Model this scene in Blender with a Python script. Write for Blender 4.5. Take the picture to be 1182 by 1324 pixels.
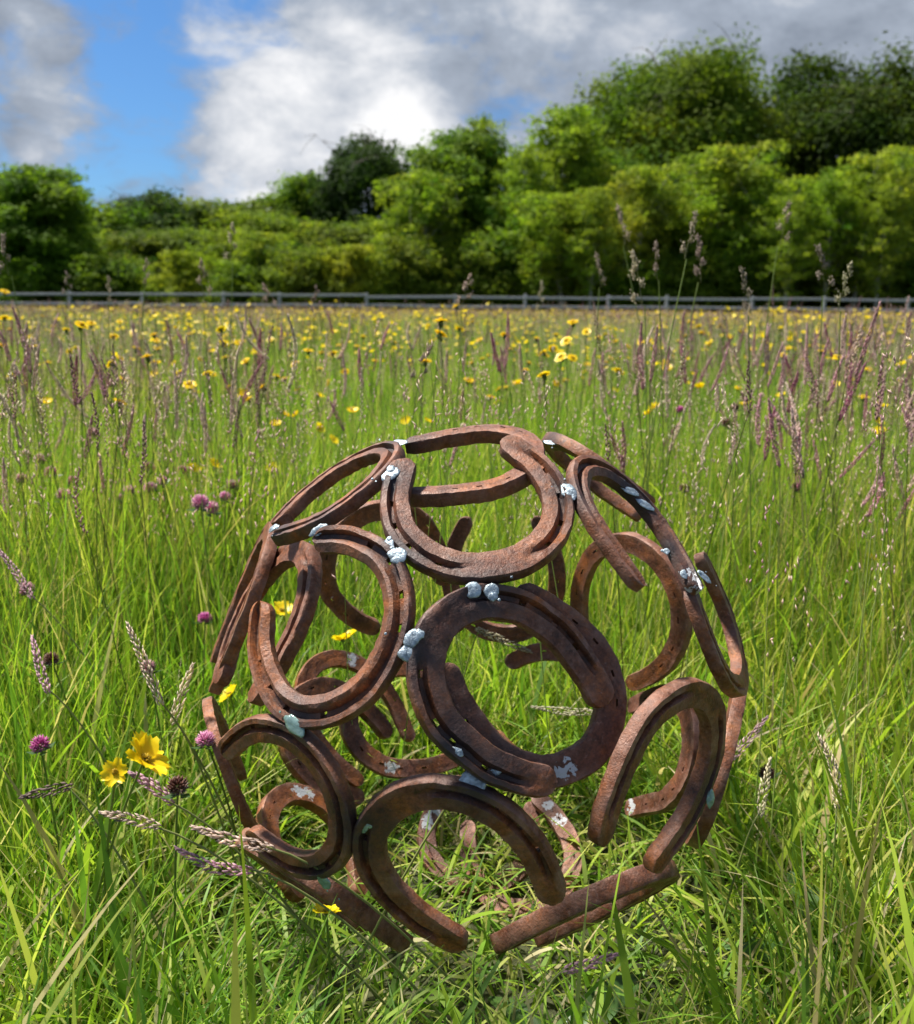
import bpy, math, random
import numpy as np
from mathutils import Vector, Matrix

for o in list(bpy.data.objects):
    bpy.data.objects.remove(o, do_unlink=True)
SC = bpy.context.scene
COL = SC.collection
PI = math.pi

# ------------------------------------------------------------------ camera
CAM_H = 0.62
PITCH, ROLL = math.radians(11.9), math.radians(0.45)
FPX, CX, CY = 1270.0, 591.0, 662.0            # focal length in photo pixels (1182 wide)
_f = Vector((0, math.cos(PITCH), -math.sin(PITCH)))
_r0, _u0 = Vector((1, 0, 0)), Vector((0, math.sin(PITCH), math.cos(PITCH)))
_r = _r0 * math.cos(ROLL) + _u0 * math.sin(ROLL)
_u = -_r0 * math.sin(ROLL) + _u0 * math.cos(ROLL)
cam_d = bpy.data.cameras.new('camera')
cam = bpy.data.objects.new('camera', cam_d)
COL.objects.link(cam)
cam.matrix_world = Matrix(((_r.x, _u.x, -_f.x, 0), (_r.y, _u.y, -_f.y, 0), (_r.z, _u.z, -_f.z, CAM_H), (0, 0, 0, 1)))
cam_d.sensor_fit = 'HORIZONTAL'
cam_d.sensor_width = 36.0
cam_d.lens = 36.0 * FPX / 1182.0
cam_d.clip_start, cam_d.clip_end = 0.02, 2000
cam_d.dof.use_dof = True
cam_d.dof.focus_distance = 0.80
cam_d.dof.aperture_fstop = 10.8
SC.camera = cam


def at(px, py, d):
    """world point seen at photo pixel (px, py) at ground distance d along +Y"""
    v = _f + _r * ((px - CX) / FPX) - _u * ((py - CY) / FPX)
    t = d / v.y
    return Vector((0, 0, CAM_H)) + v * t


# ------------------------------------------------------------------ sky and sun
SUN_EL = math.radians(60)
SUN_AZ = Vector((-0.86, 0.50))                # horizontal direction towards the sun
SUN_AZ.normalize()
world = bpy.data.worlds.new('World')
SC.world = world
world.use_nodes = True
wn, wl = world.node_tree.nodes, world.node_tree.links
wn.clear()


def mk(nodes, kind, **kw):
    n = nodes.new(kind)
    for k, v in kw.items():
        setattr(n, k, v)
    return n


def wmath(op, a, b=None, clamp=False):
    n = mk(wn, 'ShaderNodeMath', operation=op, use_clamp=clamp)
    for i, v in enumerate((a, b)):
        if v is None:
            continue
        if isinstance(v, (int, float)):
            n.inputs[i].default_value = v
        else:
            wl.new(v, n.inputs[i])
    return n.outputs[0]


sky = mk(wn, 'ShaderNodeTexSky', sky_type='NISHITA', sun_disc=False)
sky.sun_elevation = SUN_EL
sky.sun_rotation = math.atan2(SUN_AZ.x, SUN_AZ.y)
sky.air_density, sky.dust_density, sky.ozone_density = 1.0, 0.6, 2.0
tc = mk(wn, 'ShaderNodeTexCoord')
cmb = mk(wn, 'ShaderNodeVectorMath', operation='MULTIPLY')
wl.new(tc.outputs['Generated'], cmb.inputs[0])
cmb.inputs[1].default_value = (1.0, 1.0, 1.7)


def wnoise(scale, detail, rough, off, dist=0.0):
    mp = mk(wn, 'ShaderNodeMapping')
    mp.inputs['Location'].default_value = off
    wl.new(cmb.outputs[0], mp.inputs[0])
    t = mk(wn, 'ShaderNodeTexNoise')
    t.inputs['Scale'].default_value = scale
    t.inputs['Detail'].default_value = detail
    t.inputs['Roughness'].default_value = rough
    t.inputs['Distortion'].default_value = dist
    wl.new(mp.outputs[0], t.inputs[0])
    return t.outputs[0]


def sky_dir(px, py):
    v = at(px, py, 1.0) - Vector((0, 0, CAM_H))
    return v.normalized()


def blob(px, py, rad, amp):
    d = sky_dir(px, py)
    n = mk(wn, 'ShaderNodeVectorMath', operation='DISTANCE')
    wl.new(tc.outputs['Generated'], n.inputs[0])
    n.inputs[1].default_value = d
    q = wmath('DIVIDE', n.outputs['Value'], rad)
    e = wmath('POWER', 2.718, wmath('MULTIPLY', wmath('MULTIPLY', q, q), -1.0))
    return wmath('MULTIPLY', e, amp)


cover = wnoise(8.5, 11, 0.64, (0.3, 0.7, 0.0), 0.3)
for b in ((165, 45, 0.07, -0.13), (180, 180, 0.07, -0.14), (320, 0, 0.045, -0.14), (250, 150, 0.03, -0.06), (640, 215, 0.04, -0.18), (590, 90, 0.05, -0.05),
          (50, 165, 0.05, 0.10), (20, 20, 0.06, 0.06), (110, 130, 0.035, 0.08), (420, 95, 0.11, 0.20), (330, 200, 0.06, 0.16), (230, 70, 0.03, 0.06), (520, 175, 0.05, 0.2),
          (800, 60, 0.20, 0.15), (1100, 40, 0.2, 0.17)):
    cover = wmath('ADD', cover, blob(*b))
cr = mk(wn, 'ShaderNodeMapRange', interpolation_type='SMOOTHSTEP')
cr.inputs['From Min'].default_value = 0.36
cr.inputs['From Max'].default_value = 0.60
wl.new(cover, cr.inputs['Value'])
# brightness of the cloud itself: billows of white over flat grey undersides
bill = wnoise(10.0, 10, 0.60, (4.2, 1.1, 0.5), 0.2)
for b in ((512, 168, 0.035, 0.30), (420, 208, 0.022, 0.26), (330, 230, 0.05, 0.16), (380, 80, 0.10, 0.14), (230, 60, 0.04, 0.12), (640, 120, 0.12, 0.05),
          (90, 130, 0.04, 0.08), (20, 20, 0.10, -0.10), (1000, 10, 0.2, -0.08), (1150, 60, 0.15, -0.05)):
    bill = wmath('ADD', bill, blob(*b))
bill = wmath('ADD', bill, wmath('MULTIPLY', wmath('SUBTRACT', cover, 0.55), 0.45))
br = mk(wn, 'ShaderNodeMapRange')
br.inputs['From Min'].default_value = 0.22
br.inputs['From Max'].default_value = 0.92
wl.new(bill, br.inputs['Value'])
ccol = mk(wn, 'ShaderNodeValToRGB')
ccol.color_ramp.elements[0].color = (1.2, 1.45, 1.9, 1)
ccol.color_ramp.elements[1].color = (7.0, 7.0, 7.1, 1)
e = ccol.color_ramp.elements.new(0.5)
e.color = (2.9, 3.3, 3.95, 1)
wl.new(br.outputs[0], ccol.inputs[0])
mixc = mk(wn, 'ShaderNodeMix', data_type='RGBA')
wl.new(cr.outputs[0], mixc.inputs['Factor'])
tint = mk(wn, 'ShaderNodeVectorMath', operation='MULTIPLY')     # deep, clear blue of a polarised summer sky
wl.new(sky.outputs[0], tint.inputs[0])
tint.inputs[1].default_value = (0.36, 0.60, 0.86)
wl.new(tint.outputs[0], mixc.inputs['A'])
wl.new(ccol.outputs[0], mixc.inputs['B'])
bg = mk(wn, 'ShaderNodeBackground')
bg.inputs['Strength'].default_value = 0.058
wl.new(mixc.outputs['Result'], bg.inputs['Color'])
wo = mk(wn, 'ShaderNodeOutputWorld')
wl.new(bg.outputs[0], wo.inputs[0])

sun_d = bpy.data.lights.new('sun', 'SUN')
sun_d.energy = 4.0
sun_d.angle = math.radians(5.0)
sun_d.color = (1.0, 0.95, 0.86)
sun = bpy.data.objects.new('sun', sun_d)
COL.objects.link(sun)
sd = Vector((SUN_AZ.x * math.cos(SUN_EL), SUN_AZ.y * math.cos(SUN_EL), math.sin(SUN_EL)))
sun.rotation_euler = sd.to_track_quat('Z', 'Y').to_euler()
sun.location = (-6, 0, 12)

vs = SC.view_settings
vs.view_transform, vs.look, vs.exposure, vs.gamma, vs.use_curve_mapping = 'Standard', 'None', 1.30, 1.0, False
SC.cycles.use_denoising = True
SC.cycles.max_bounces = 5
SC.cycles.diffuse_bounces = 3
SC.cycles.glossy_bounces = 2
SC.cycles.transmission_bounces = 3
SC.cycles.use_adaptive_sampling = True
SC.cycles.adaptive_threshold = 0.018
SC.cycles.transparent_max_bounces = 8


# ------------------------------------------------------------------ helpers
def tag(o, label=None, cat=None, group=None, kind=None):
    if label: o['label'] = label
    if cat: o['category'] = cat
    if group: o['group'] = group
    if kind: o['kind'] = kind
    return o


def np_mesh(name, verts, faces, mats, col=None, fmat=None, smooth=True, attrs=None):
    """verts (N,3); faces: list of (M,k) index arrays; col (N,3) colour attribute"""
    verts = np.asarray(verts, np.float32)
    me = bpy.data.meshes.new(name)
    me.vertices.add(len(verts))
    me.vertices.foreach_set('co', verts.ravel())
    faces = [np.asarray(f, np.int32) for f in faces if len(f)]
    loops = np.concatenate([f.ravel() for f in faces])
    tot = np.concatenate([np.full(len(f), f.shape[1], np.int32) for f in faces])
    start = np.concatenate([[0], np.cumsum(tot)[:-1]]).astype(np.int32)
    me.loops.add(len(loops))
    me.loops.foreach_set('vertex_index', loops)
    me.polygons.add(len(tot))
    me.polygons.foreach_set('loop_start', start)
    me.polygons.foreach_set('loop_total', tot)
    if fmat is not None:
        me.polygons.foreach_set('material_index', np.asarray(fmat, np.int32))
    me.polygons.foreach_set('use_smooth', np.full(len(tot), smooth, bool))
    if col is not None:
        a = me.attributes.new('col', 'FLOAT_COLOR', 'POINT')
        c = np.ones((len(verts), 4), np.float32)
        c[:, :3] = col
        a.data.foreach_set('color', c.ravel())
    for k, v in (attrs or {}).items():
        a = me.attributes.new(k, 'FLOAT', 'POINT')
        a.data.foreach_set('value', np.asarray(v, np.float32))
    for m in (mats if isinstance(mats, (list, tuple)) else [mats]):
        me.materials.append(m)
    me.update(calc_edges=True)
    me.validate()
    return me


def obj(name, me, parent=None, loc=(0, 0, 0), rot=(0, 0, 0), scale=(1, 1, 1)):
    o = bpy.data.objects.new(name, me)
    COL.objects.link(o)
    o.location, o.rotation_euler, o.scale = loc, rot, scale
    if parent is not None:
        o.parent = parent
    return o


class MB:
    """collects vertices, faces and colours"""
    def __init__(s):
        s.v, s.q, s.t, s.c, s.n = [], [], [], [], 0

    def add(s, v, q=None, t=None, c=(1, 1, 1)):
        v = np.asarray(v, float).reshape(-1, 3)
        s.v.append(v)
        if q is not None and len(q): s.q.append(np.asarray(q, int) + s.n)
        if t is not None and len(t): s.t.append(np.asarray(t, int) + s.n)
        c = np.asarray(c, float)
        s.c.append(np.broadcast_to(c, (len(v), 3)))
        s.n += len(v)
        return s

    def mesh(s, name, mats, smooth=True):
        f = []
        if s.q: f.append(np.concatenate(s.q))
        if s.t: f.append(np.concatenate(s.t))
        return np_mesh(name, np.concatenate(s.v), f, mats, np.concatenate(s.c), smooth=smooth)

    def merge(s, other, M=None):
        v = np.concatenate(other.v)
        if M is not None:
            M = np.array(M)
            v = v @ M[:3, :3].T + M[:3, 3]
        s.add(v, np.concatenate(other.q) if other.q else None, np.concatenate(other.t) if other.t else None, np.concatenate(other.c))


def unit(v):
    v = np.asarray(v, float)
    return v / (np.linalg.norm(v, axis=-1, keepdims=True) + 1e-12)


def tube(mb, pts, rad, sides=6, c=(1, 1, 1), cap=True):
    pts = np.asarray(pts, float)
    n = len(pts)
    rad = np.broadcast_to(np.asarray(rad, float), (n,))
    t = unit(np.gradient(pts, axis=0))
    ref = np.array([0.31, 0.95, 0.05]) if abs(t[0, 2]) > 0.6 else np.array([0, 0, 1.0])
    a = unit(np.cross(t, ref))
    b = np.cross(t, a)
    th = np.linspace(0, 2 * PI, sides, endpoint=False)
    ring = a[:, None] * np.cos(th)[None, :, None] + b[:, None] * np.sin(th)[None, :, None]
    v = (pts[:, None] + ring * rad[:, None, None]).reshape(-1, 3)
    i = np.arange(n - 1)[:, None] * sides
    j = np.arange(sides)[None]
    k = (j + 1) % sides
    q = np.stack([i + j, i + k, i + sides + k, i + sides + j], -1).reshape(-1, 4)
    mb.add(v, q, None, c)
    if cap:
        for e, rev in ((0, True), (n - 1, False)):
            base = mb.n
            loop = e * sides + np.arange(sides)
            mb.add(np.vstack([v[loop], pts[e]]), None,
                   np.stack([np.arange(sides), (np.arange(sides) + 1) % sides, np.full(sides, sides)], -1), c)


def blades(mb, rng, base, az, L, w, lean, curl, col, n=5, twist=0.6, tipcol=None):
    """arching grass blades, all arguments are arrays over blades"""
    m = len(L)
    t = np.linspace(0, 1, n)[None]
    ang = lean[:, None] + curl[:, None] * t ** 1.3
    ds = (L / (n - 1))[:, None]
    dx = np.sin(ang) * ds
    dz = np.cos(ang) * ds
    r = np.concatenate([np.zeros((m, 1)), np.cumsum(dx[:, :-1], 1)], 1)
    z = np.concatenate([np.zeros((m, 1)), np.cumsum(dz[:, :-1], 1)], 1)
    ca, sa = np.cos(az)[:, None], np.sin(az)[:, None]
    side = rng.normal(0, 1, m)[:, None] * 0.06 * L[:, None] * t ** 2
    P = np.stack([base[:, :1] + r * ca - side * sa, base[:, 1:2] + r * sa + side * ca, base[:, 2:3] + np.maximum(z, -0.01)], -1)
    tw = az[:, None] + PI / 2 + rng.normal(0, twist, m)[:, None] + rng.normal(0, 0.5, m)[:, None] * t
    wd = np.stack([np.cos(tw), np.sin(tw), rng.normal(0, .25, m)[:, None] * np.ones_like(t)], -1)
    prof = (0.55 + 0.45 * np.minimum(1, t * 4)) * (1 - t ** 2.6) + 0.03
    W = (w[:, None] * prof)[..., None] * 0.5 * unit(wd)
    v = np.stack([P - W, P + W], 2).reshape(-1, 3)
    i = (np.arange(m)[:, None] * n + np.arange(n - 1)[None]) * 2
    q = np.stack([i, i + 1, i + 3, i + 2], -1).reshape(-1, 4)
    tc_ = np.broadcast_to(t[..., None], (m, n, 1))
    tip = col if tipcol is None else tipcol
    c = col[:, None] * (1 - tc_) + tip[:, None] * tc_
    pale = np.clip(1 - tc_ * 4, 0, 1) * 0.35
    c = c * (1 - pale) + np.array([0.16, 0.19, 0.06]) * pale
    c = np.repeat(c, 2, axis=1).reshape(-1, 3)
    mb.add(v, q, None, c)
    return P[:, -1]


def spindles(mb, c, d, l, w, col):
    """small eight-sided seeds / florets: centres c, axes d, lengths l, half widths w"""
    c, d = np.asarray(c, float), unit(d)
    m = len(c)
    ref = np.where(np.abs(d[:, 2:3]) > 0.8, np.array([[1.0, 0, 0]]), np.array([[0, 0, 1.0]]))
    u = unit(np.cross(d, ref))
    v = np.cross(d, u)
    l = np.broadcast_to(l, (m,))[:, None]
    w = np.broadcast_to(w, (m,))[:, None]
    V = np.stack([c - d * l * .5, c + d * l * .5, c + u * w, c + v * w, c - u * w, c - v * w], 1).reshape(-1, 3)
    f = np.array([[0, 3, 2], [0, 4, 3], [0, 5, 4], [0, 2, 5], [1, 2, 3], [1, 3, 4], [1, 4, 5], [1, 5, 2]])
    t = (np.arange(m)[:, None, None] * 6 + f[None]).reshape(-1, 3)
    col = np.broadcast_to(np.asarray(col, float), (m, 3))
    mb.add(V, None, t, np.repeat(col, 6, axis=0))


# ------------------------------------------------------------------ materials
def new_mat(name):
    m = bpy.data.materials.new(name)
    m.use_nodes = True
    nt = m.node_tree
    return m, nt.nodes, nt.links, nt.nodes['Principled BSDF']


def leaf_mat(name, rough=0.45, trans=0.35, vary=0.35, scale=0.9, spec=0.35, boost=1.25, green=True):
    """plant tissue: colour from the mesh, some light let through, slow colour drift over the field"""
    m, n, l, p = new_mat(name)
    at_ = mk(n, 'ShaderNodeAttribute', attribute_name='col')
    geo = mk(n, 'ShaderNodeNewGeometry')
    nz = mk(n, 'ShaderNodeTexNoise')
    nz.inputs['Scale'].default_value = scale
    nz.inputs['Detail'].default_value = 3
    l.new(geo.outputs['Position'], nz.inputs['Vector'])
    mr = mk(n, 'ShaderNodeMapRange')
    mr.inputs['From Min'].default_value = 0.3
    mr.inputs['From Max'].default_value = 0.7
    mr.inputs['To Min'].default_value = 1 - vary
    mr.inputs['To Max'].default_value = 1 + vary
    l.new(nz.outputs[0], mr.inputs[0])
    mul = mk(n, 'ShaderNodeVectorMath', operation='MULTIPLY')
    l.new(at_.outputs['Color'], mul.inputs[0])
    cmb_ = mk(n, 'ShaderNodeCombineXYZ')
    l.new(mr.outputs[0], cmb_.inputs[0])
    cmb_.inputs[1].default_value = 1.0
    l.new(mr.outputs[0], cmb_.inputs[2])
    l.new(cmb_.outputs[0], mul.inputs[1])
    l.new(mul.outputs[0], p.inputs['Base Color'])
    p.inputs['Roughness'].default_value = rough
    p.inputs['Specular IOR Level'].default_value = spec
    if trans > 0:
        tr = mk(n, 'ShaderNodeBsdfTranslucent')
        g = mk(n, 'ShaderNodeVectorMath', operation='MULTIPLY')
        l.new(mul.outputs[0], g.inputs[0])
        g.inputs[1].default_value = (boost * 1.05, boost * 1.08, boost * (0.6 if green else 1.0))
        l.new(g.outputs[0], tr.inputs['Color'])
        mx = mk(n, 'ShaderNodeMixShader')
        mx.inputs[0].default_value = trans
        l.new(p.outputs[0], mx.inputs[1])
        l.new(tr.outputs[0], mx.inputs[2])
        l.new(mx.outputs[0], n['Material Output'].inputs['Surface'])
    return m


M_GRASS = leaf_mat('grass_blade', 0.48, 0.47, 0.18, 0.8, 0.28)
M_SEED = leaf_mat('seed_head', 0.7, 0.38, 0.15, 2.0, 0.2, green=False)
M_STEM = leaf_mat('green_stem', 0.5, 0.25, 0.1, 2.0, 0.3)
M_PETAL = leaf_mat('flower_petal', 0.4, 0.42, 0.06, 4.0, 0.35, 1.0, False)
M_BROAD = leaf_mat('broad_leaf', 0.4, 0.3, 0.15, 8.0, 0.4)
M_TREE = leaf_mat('tree_leaf', 0.7, 0.48, 0.22, 0.22, 0.12)


def rust_mat():
    m, n, l, p = new_mat('rusted_iron')
    tco = mk(n, 'ShaderNodeTexCoord')
    oi = mk(n, 'ShaderNodeObjectInfo')
    sh = mk(n, 'ShaderNodeVectorMath', operation='MULTIPLY_ADD')
    l.new(oi.outputs['Random'], sh.inputs[0])
    sh.inputs[1].default_value = (7.3, 3.1, 5.7)
    l.new(tco.outputs['Object'], sh.inputs[2])

    def noise(scale, detail=5, rough=0.6, dist=0.0):
        t = mk(n, 'ShaderNodeTexNoise')
        t.inputs['Scale'].default_value = scale
        t.inputs['Detail'].default_value = detail
        t.inputs['Roughness'].default_value = rough
        t.inputs['Distortion'].default_value = dist
        l.new(sh.outputs[0], t.inputs['Vector'])
        return t.outputs[0]

    def ramp(src, *stops):
        r = mk(n, 'ShaderNodeValToRGB')
        els = r.color_ramp.elements
        while len(els) < len(stops):
            els.new(0.5)
        for e_, (pos, c) in zip(els, stops):
            e_.position = pos
            e_.color = (*c, 1) if isinstance(c, tuple) else (c, c, c, 1)
        l.new(src, r.inputs[0])
        return r.outputs[0]

    def mixc_(fac, a, b, mode='MIX'):
        x = mk(n, 'ShaderNodeMix', data_type='RGBA', blend_type=mode)
        for s_, v in (('Factor', fac), ('A', a), ('B', b)):
            if isinstance(v, tuple): x.inputs[s_].default_value = (*v, 1)
            elif isinstance(v, (int, float)): x.inputs[s_].default_value = v
            else: l.new(v, x.inputs[s_])
        return x.outputs['Result']

    def attr(name):
        return mk(n, 'ShaderNodeAttribute', attribute_name=name).outputs['Fac']

    def math_(op, a, b):
        x = mk(n, 'ShaderNodeMath', operation=op, use_clamp=True)
        for i_, v in enumerate((a, b)):
            if isinstance(v, (int, float)): x.inputs[i_].default_value = v
            else: l.new(v, x.inputs[i_])
        return x.outputs[0]

    base = ramp(noise(22, 6, 0.62, 0.4), (0.28, (0.022, 0.010, 0.008)), (0.44, (0.075, 0.027, 0.016)), (0.58, (0.115, 0.045, 0.030)), (0.78, (0.175, 0.082, 0.060)))
    orange = ramp(noise(38, 6, 0.65), (0.28, (0.115, 0.036, 0.013)), (0.58, (0.30, 0.098, 0.022)), (0.8, (0.42, 0.18, 0.055)))
    om = math_('SUBTRACT', ramp(noise(16, 5, 0.6, 0.6), (0.38, 0.0), (0.62, 1.0)), 0.40)
    om = math_('MULTIPLY', math_('ADD', om, math_('MULTIPLY', attr('tone'), 1.0)), 1.0)
    c = mixc_(om, base, orange)
    pale = ramp(noise(240, 3, 0.7), (0.60, 0.0), (0.74, 0.5))
    c = mixc_(pale, c, (0.32, 0.20, 0.16))
    dark = ramp(noise(95, 5, 0.7), (0.26, 0.85), (0.42, 0.0))
    c = mixc_(dark, c, (0.022, 0.013, 0.011))
    grain = ramp(noise(420, 4, 0.75), (0.32, (0.55, 0.52, 0.52)), (0.50, (1.0, 1.0, 1.0)), (0.72, (1.5, 1.38, 1.3)))
    c = mixc_(1.0, c, grain, 'MULTIPLY')
    mott = ramp(noise(70, 7, 0.7, 0.5), (0.34, (0.55, 0.50, 0.50)), (0.52, (1.0, 1.0, 1.0)), (0.68, (1.4, 1.3, 1.22)))
    c = mixc_(1.0, c, mott, 'MULTIPLY')
    gp = mk(n, 'ShaderNodeNewGeometry')
    wear = math_('MULTIPLY', ramp(gp.outputs['Pointiness'], (0.505, 0.0), (0.57, 0.75)), ramp(noise(60, 5, 0.7), (0.40, 0.0), (0.62, 1.0)))
    c = mixc_(wear, c, (0.29, 0.165, 0.125))
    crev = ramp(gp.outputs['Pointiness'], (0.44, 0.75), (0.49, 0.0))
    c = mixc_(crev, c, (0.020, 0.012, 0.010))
    sc_ = attr('scorch')
    scm = math_('MULTIPLY', sc_, ramp(noise(30, 4), (0.3, 0.6), (0.6, 1.0)))
    c = mixc_(scm, c, (0.012, 0.014, 0.020))
    wht = attr('bare')  # mask for pale grey patches at chosen points along a shoe
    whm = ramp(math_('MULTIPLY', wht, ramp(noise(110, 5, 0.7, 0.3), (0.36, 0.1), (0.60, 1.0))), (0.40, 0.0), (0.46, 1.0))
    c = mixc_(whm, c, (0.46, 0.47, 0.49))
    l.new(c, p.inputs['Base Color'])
    rg = ramp(noise(50, 4), (0.3, 0.40), (0.7, 0.68))
    l.new(rg, p.inputs['Roughness'])
    p.inputs['Metallic'].default_value = 0.16
    p.inputs['Specular IOR Level'].default_value = 0.5
    h1 = noise(130, 6, 0.7)
    bp = mk(n, 'ShaderNodeBump')
    bp.inputs['Strength'].default_value = 0.6
    bp.inputs['Distance'].default_value = 0.0018
    l.new(h1, bp.inputs['Height'])
    b2 = mk(n, 'ShaderNodeBump')
    b2.inputs['Strength'].default_value = 0.45
    b2.inputs['Distance'].default_value = 0.0006
    l.new(noise(520, 3, 0.6), b2.inputs['Height'])
    l.new(bp.outputs[0], b2.inputs['Normal'])
    l.new(b2.outputs[0], p.inputs['Normal'])
    return m


M_RUST = rust_mat()


def simple_noise_mat(name, c1, c2, scale, rough=0.8, metal=0.0, bump=0.3, dist=0.01, stretch=None):
    m, n, l, p = new_mat(name)
    tco = mk(n, 'ShaderNodeTexCoord')
    mp = mk(n, 'ShaderNodeMapping')
    if stretch: mp.inputs['Scale'].default_value = stretch
    l.new(tco.outputs['Object'], mp.inputs[0])
    t = mk(n, 'ShaderNodeTexNoise')
    t.inputs['Scale'].default_value = scale
    t.inputs['Detail'].default_value = 6
    t.inputs['Roughness'].default_value = 0.65
    l.new(mp.outputs[0], t.inputs[0])
    r = mk(n, 'ShaderNodeValToRGB')
    r.color_ramp.elements[0].position, r.color_ramp.elements[1].position = 0.32, 0.68
    r.color_ramp.elements[0].color, r.color_ramp.elements[1].color = (*c1, 1), (*c2, 1)
    l.new(t.outputs[0], r.inputs[0])
    l.new(r.outputs[0], p.inputs['Base Color'])
    p.inputs['Roughness'].default_value, p.inputs['Metallic'].default_value = rough, metal
    b = mk(n, 'ShaderNodeBump')
    b.inputs['Strength'].default_value, b.inputs['Distance'].default_value = bump, dist
    l.new(t.outputs[0], b.inputs['Height'])
    l.new(b.outputs[0], p.inputs['Normal'])
    return m


M_WELD = simple_noise_mat('weld_metal', (0.12, 0.15, 0.18), (0.50, 0.60, 0.66), 260, 0.36, 0.5, 0.8, 0.0015)
M_WELDG = simple_noise_mat('weld_metal_green', (0.10, 0.17, 0.15), (0.32, 0.46, 0.42), 110, 0.22, 0.4, 0.5, 0.002)
M_BARK = simple_noise_mat('bark', (0.05, 0.042, 0.03), (0.15, 0.13, 0.10), 6, 0.9, 0, 0.5, 0.03, (1, 1, 0.25))
M_BARKP = simple_noise_mat('pale_bark', (0.16, 0.15, 0.12), (0.34, 0.32, 0.27), 8, 0.9, 0, 0.4, 0.02, (1, 1, 0.3))
M_WOOD = simple_noise_mat('weathered_wood', (0.24, 0.25, 0.25), (0.42, 0.43, 0.44), 4, 0.85, 0, 0.3, 0.01, (0.2, 3, 3))
M_SOIL = simple_noise_mat('meadow_soil', (0.022, 0.026, 0.009), (0.06, 0.066, 0.02), 9, 0.95, 0, 0.8, 0.03)


# ------------------------------------------------------------------ ground
def make_ground():
    ys = np.concatenate([np.linspace(-3, 3, 25), np.linspace(3.6, 14, 18), np.linspace(18, 60, 12), np.linspace(90, 900, 8)])
    xs = np.concatenate([-np.linspace(900, 60, 8), -np.linspace(45, 6, 9), np.linspace(-4, 4, 33), np.linspace(6, 45, 9), np.linspace(60, 900, 8)])
    X, Y = np.meshgrid(xs, ys)
    rng = np.random.default_rng(2)
    Z = rng.normal(0, 0.006, X.shape) * (np.abs(X) < 5) * (Y < 5) - 0.004
    v = np.stack([X, Y, Z], -1).reshape(-1, 3)
    w = len(xs)
    i = (np.arange(len(ys) - 1)[:, None] * w + np.arange(w - 1)[None])
    q = np.stack([i, i + 1, i + w + 1, i + w], -1).reshape(-1, 4)
    return obj('ground', np_mesh('ground', v, [q], M_SOIL))


tag(make_ground(), 'meadow ground under the long grass', 'ground', kind='structure')

# ------------------------------------------------------------------ horseshoe sphere
SPH_C = Vector((0.0185, 0.8918, 0.2560))
SPH_R = 0.25
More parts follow.
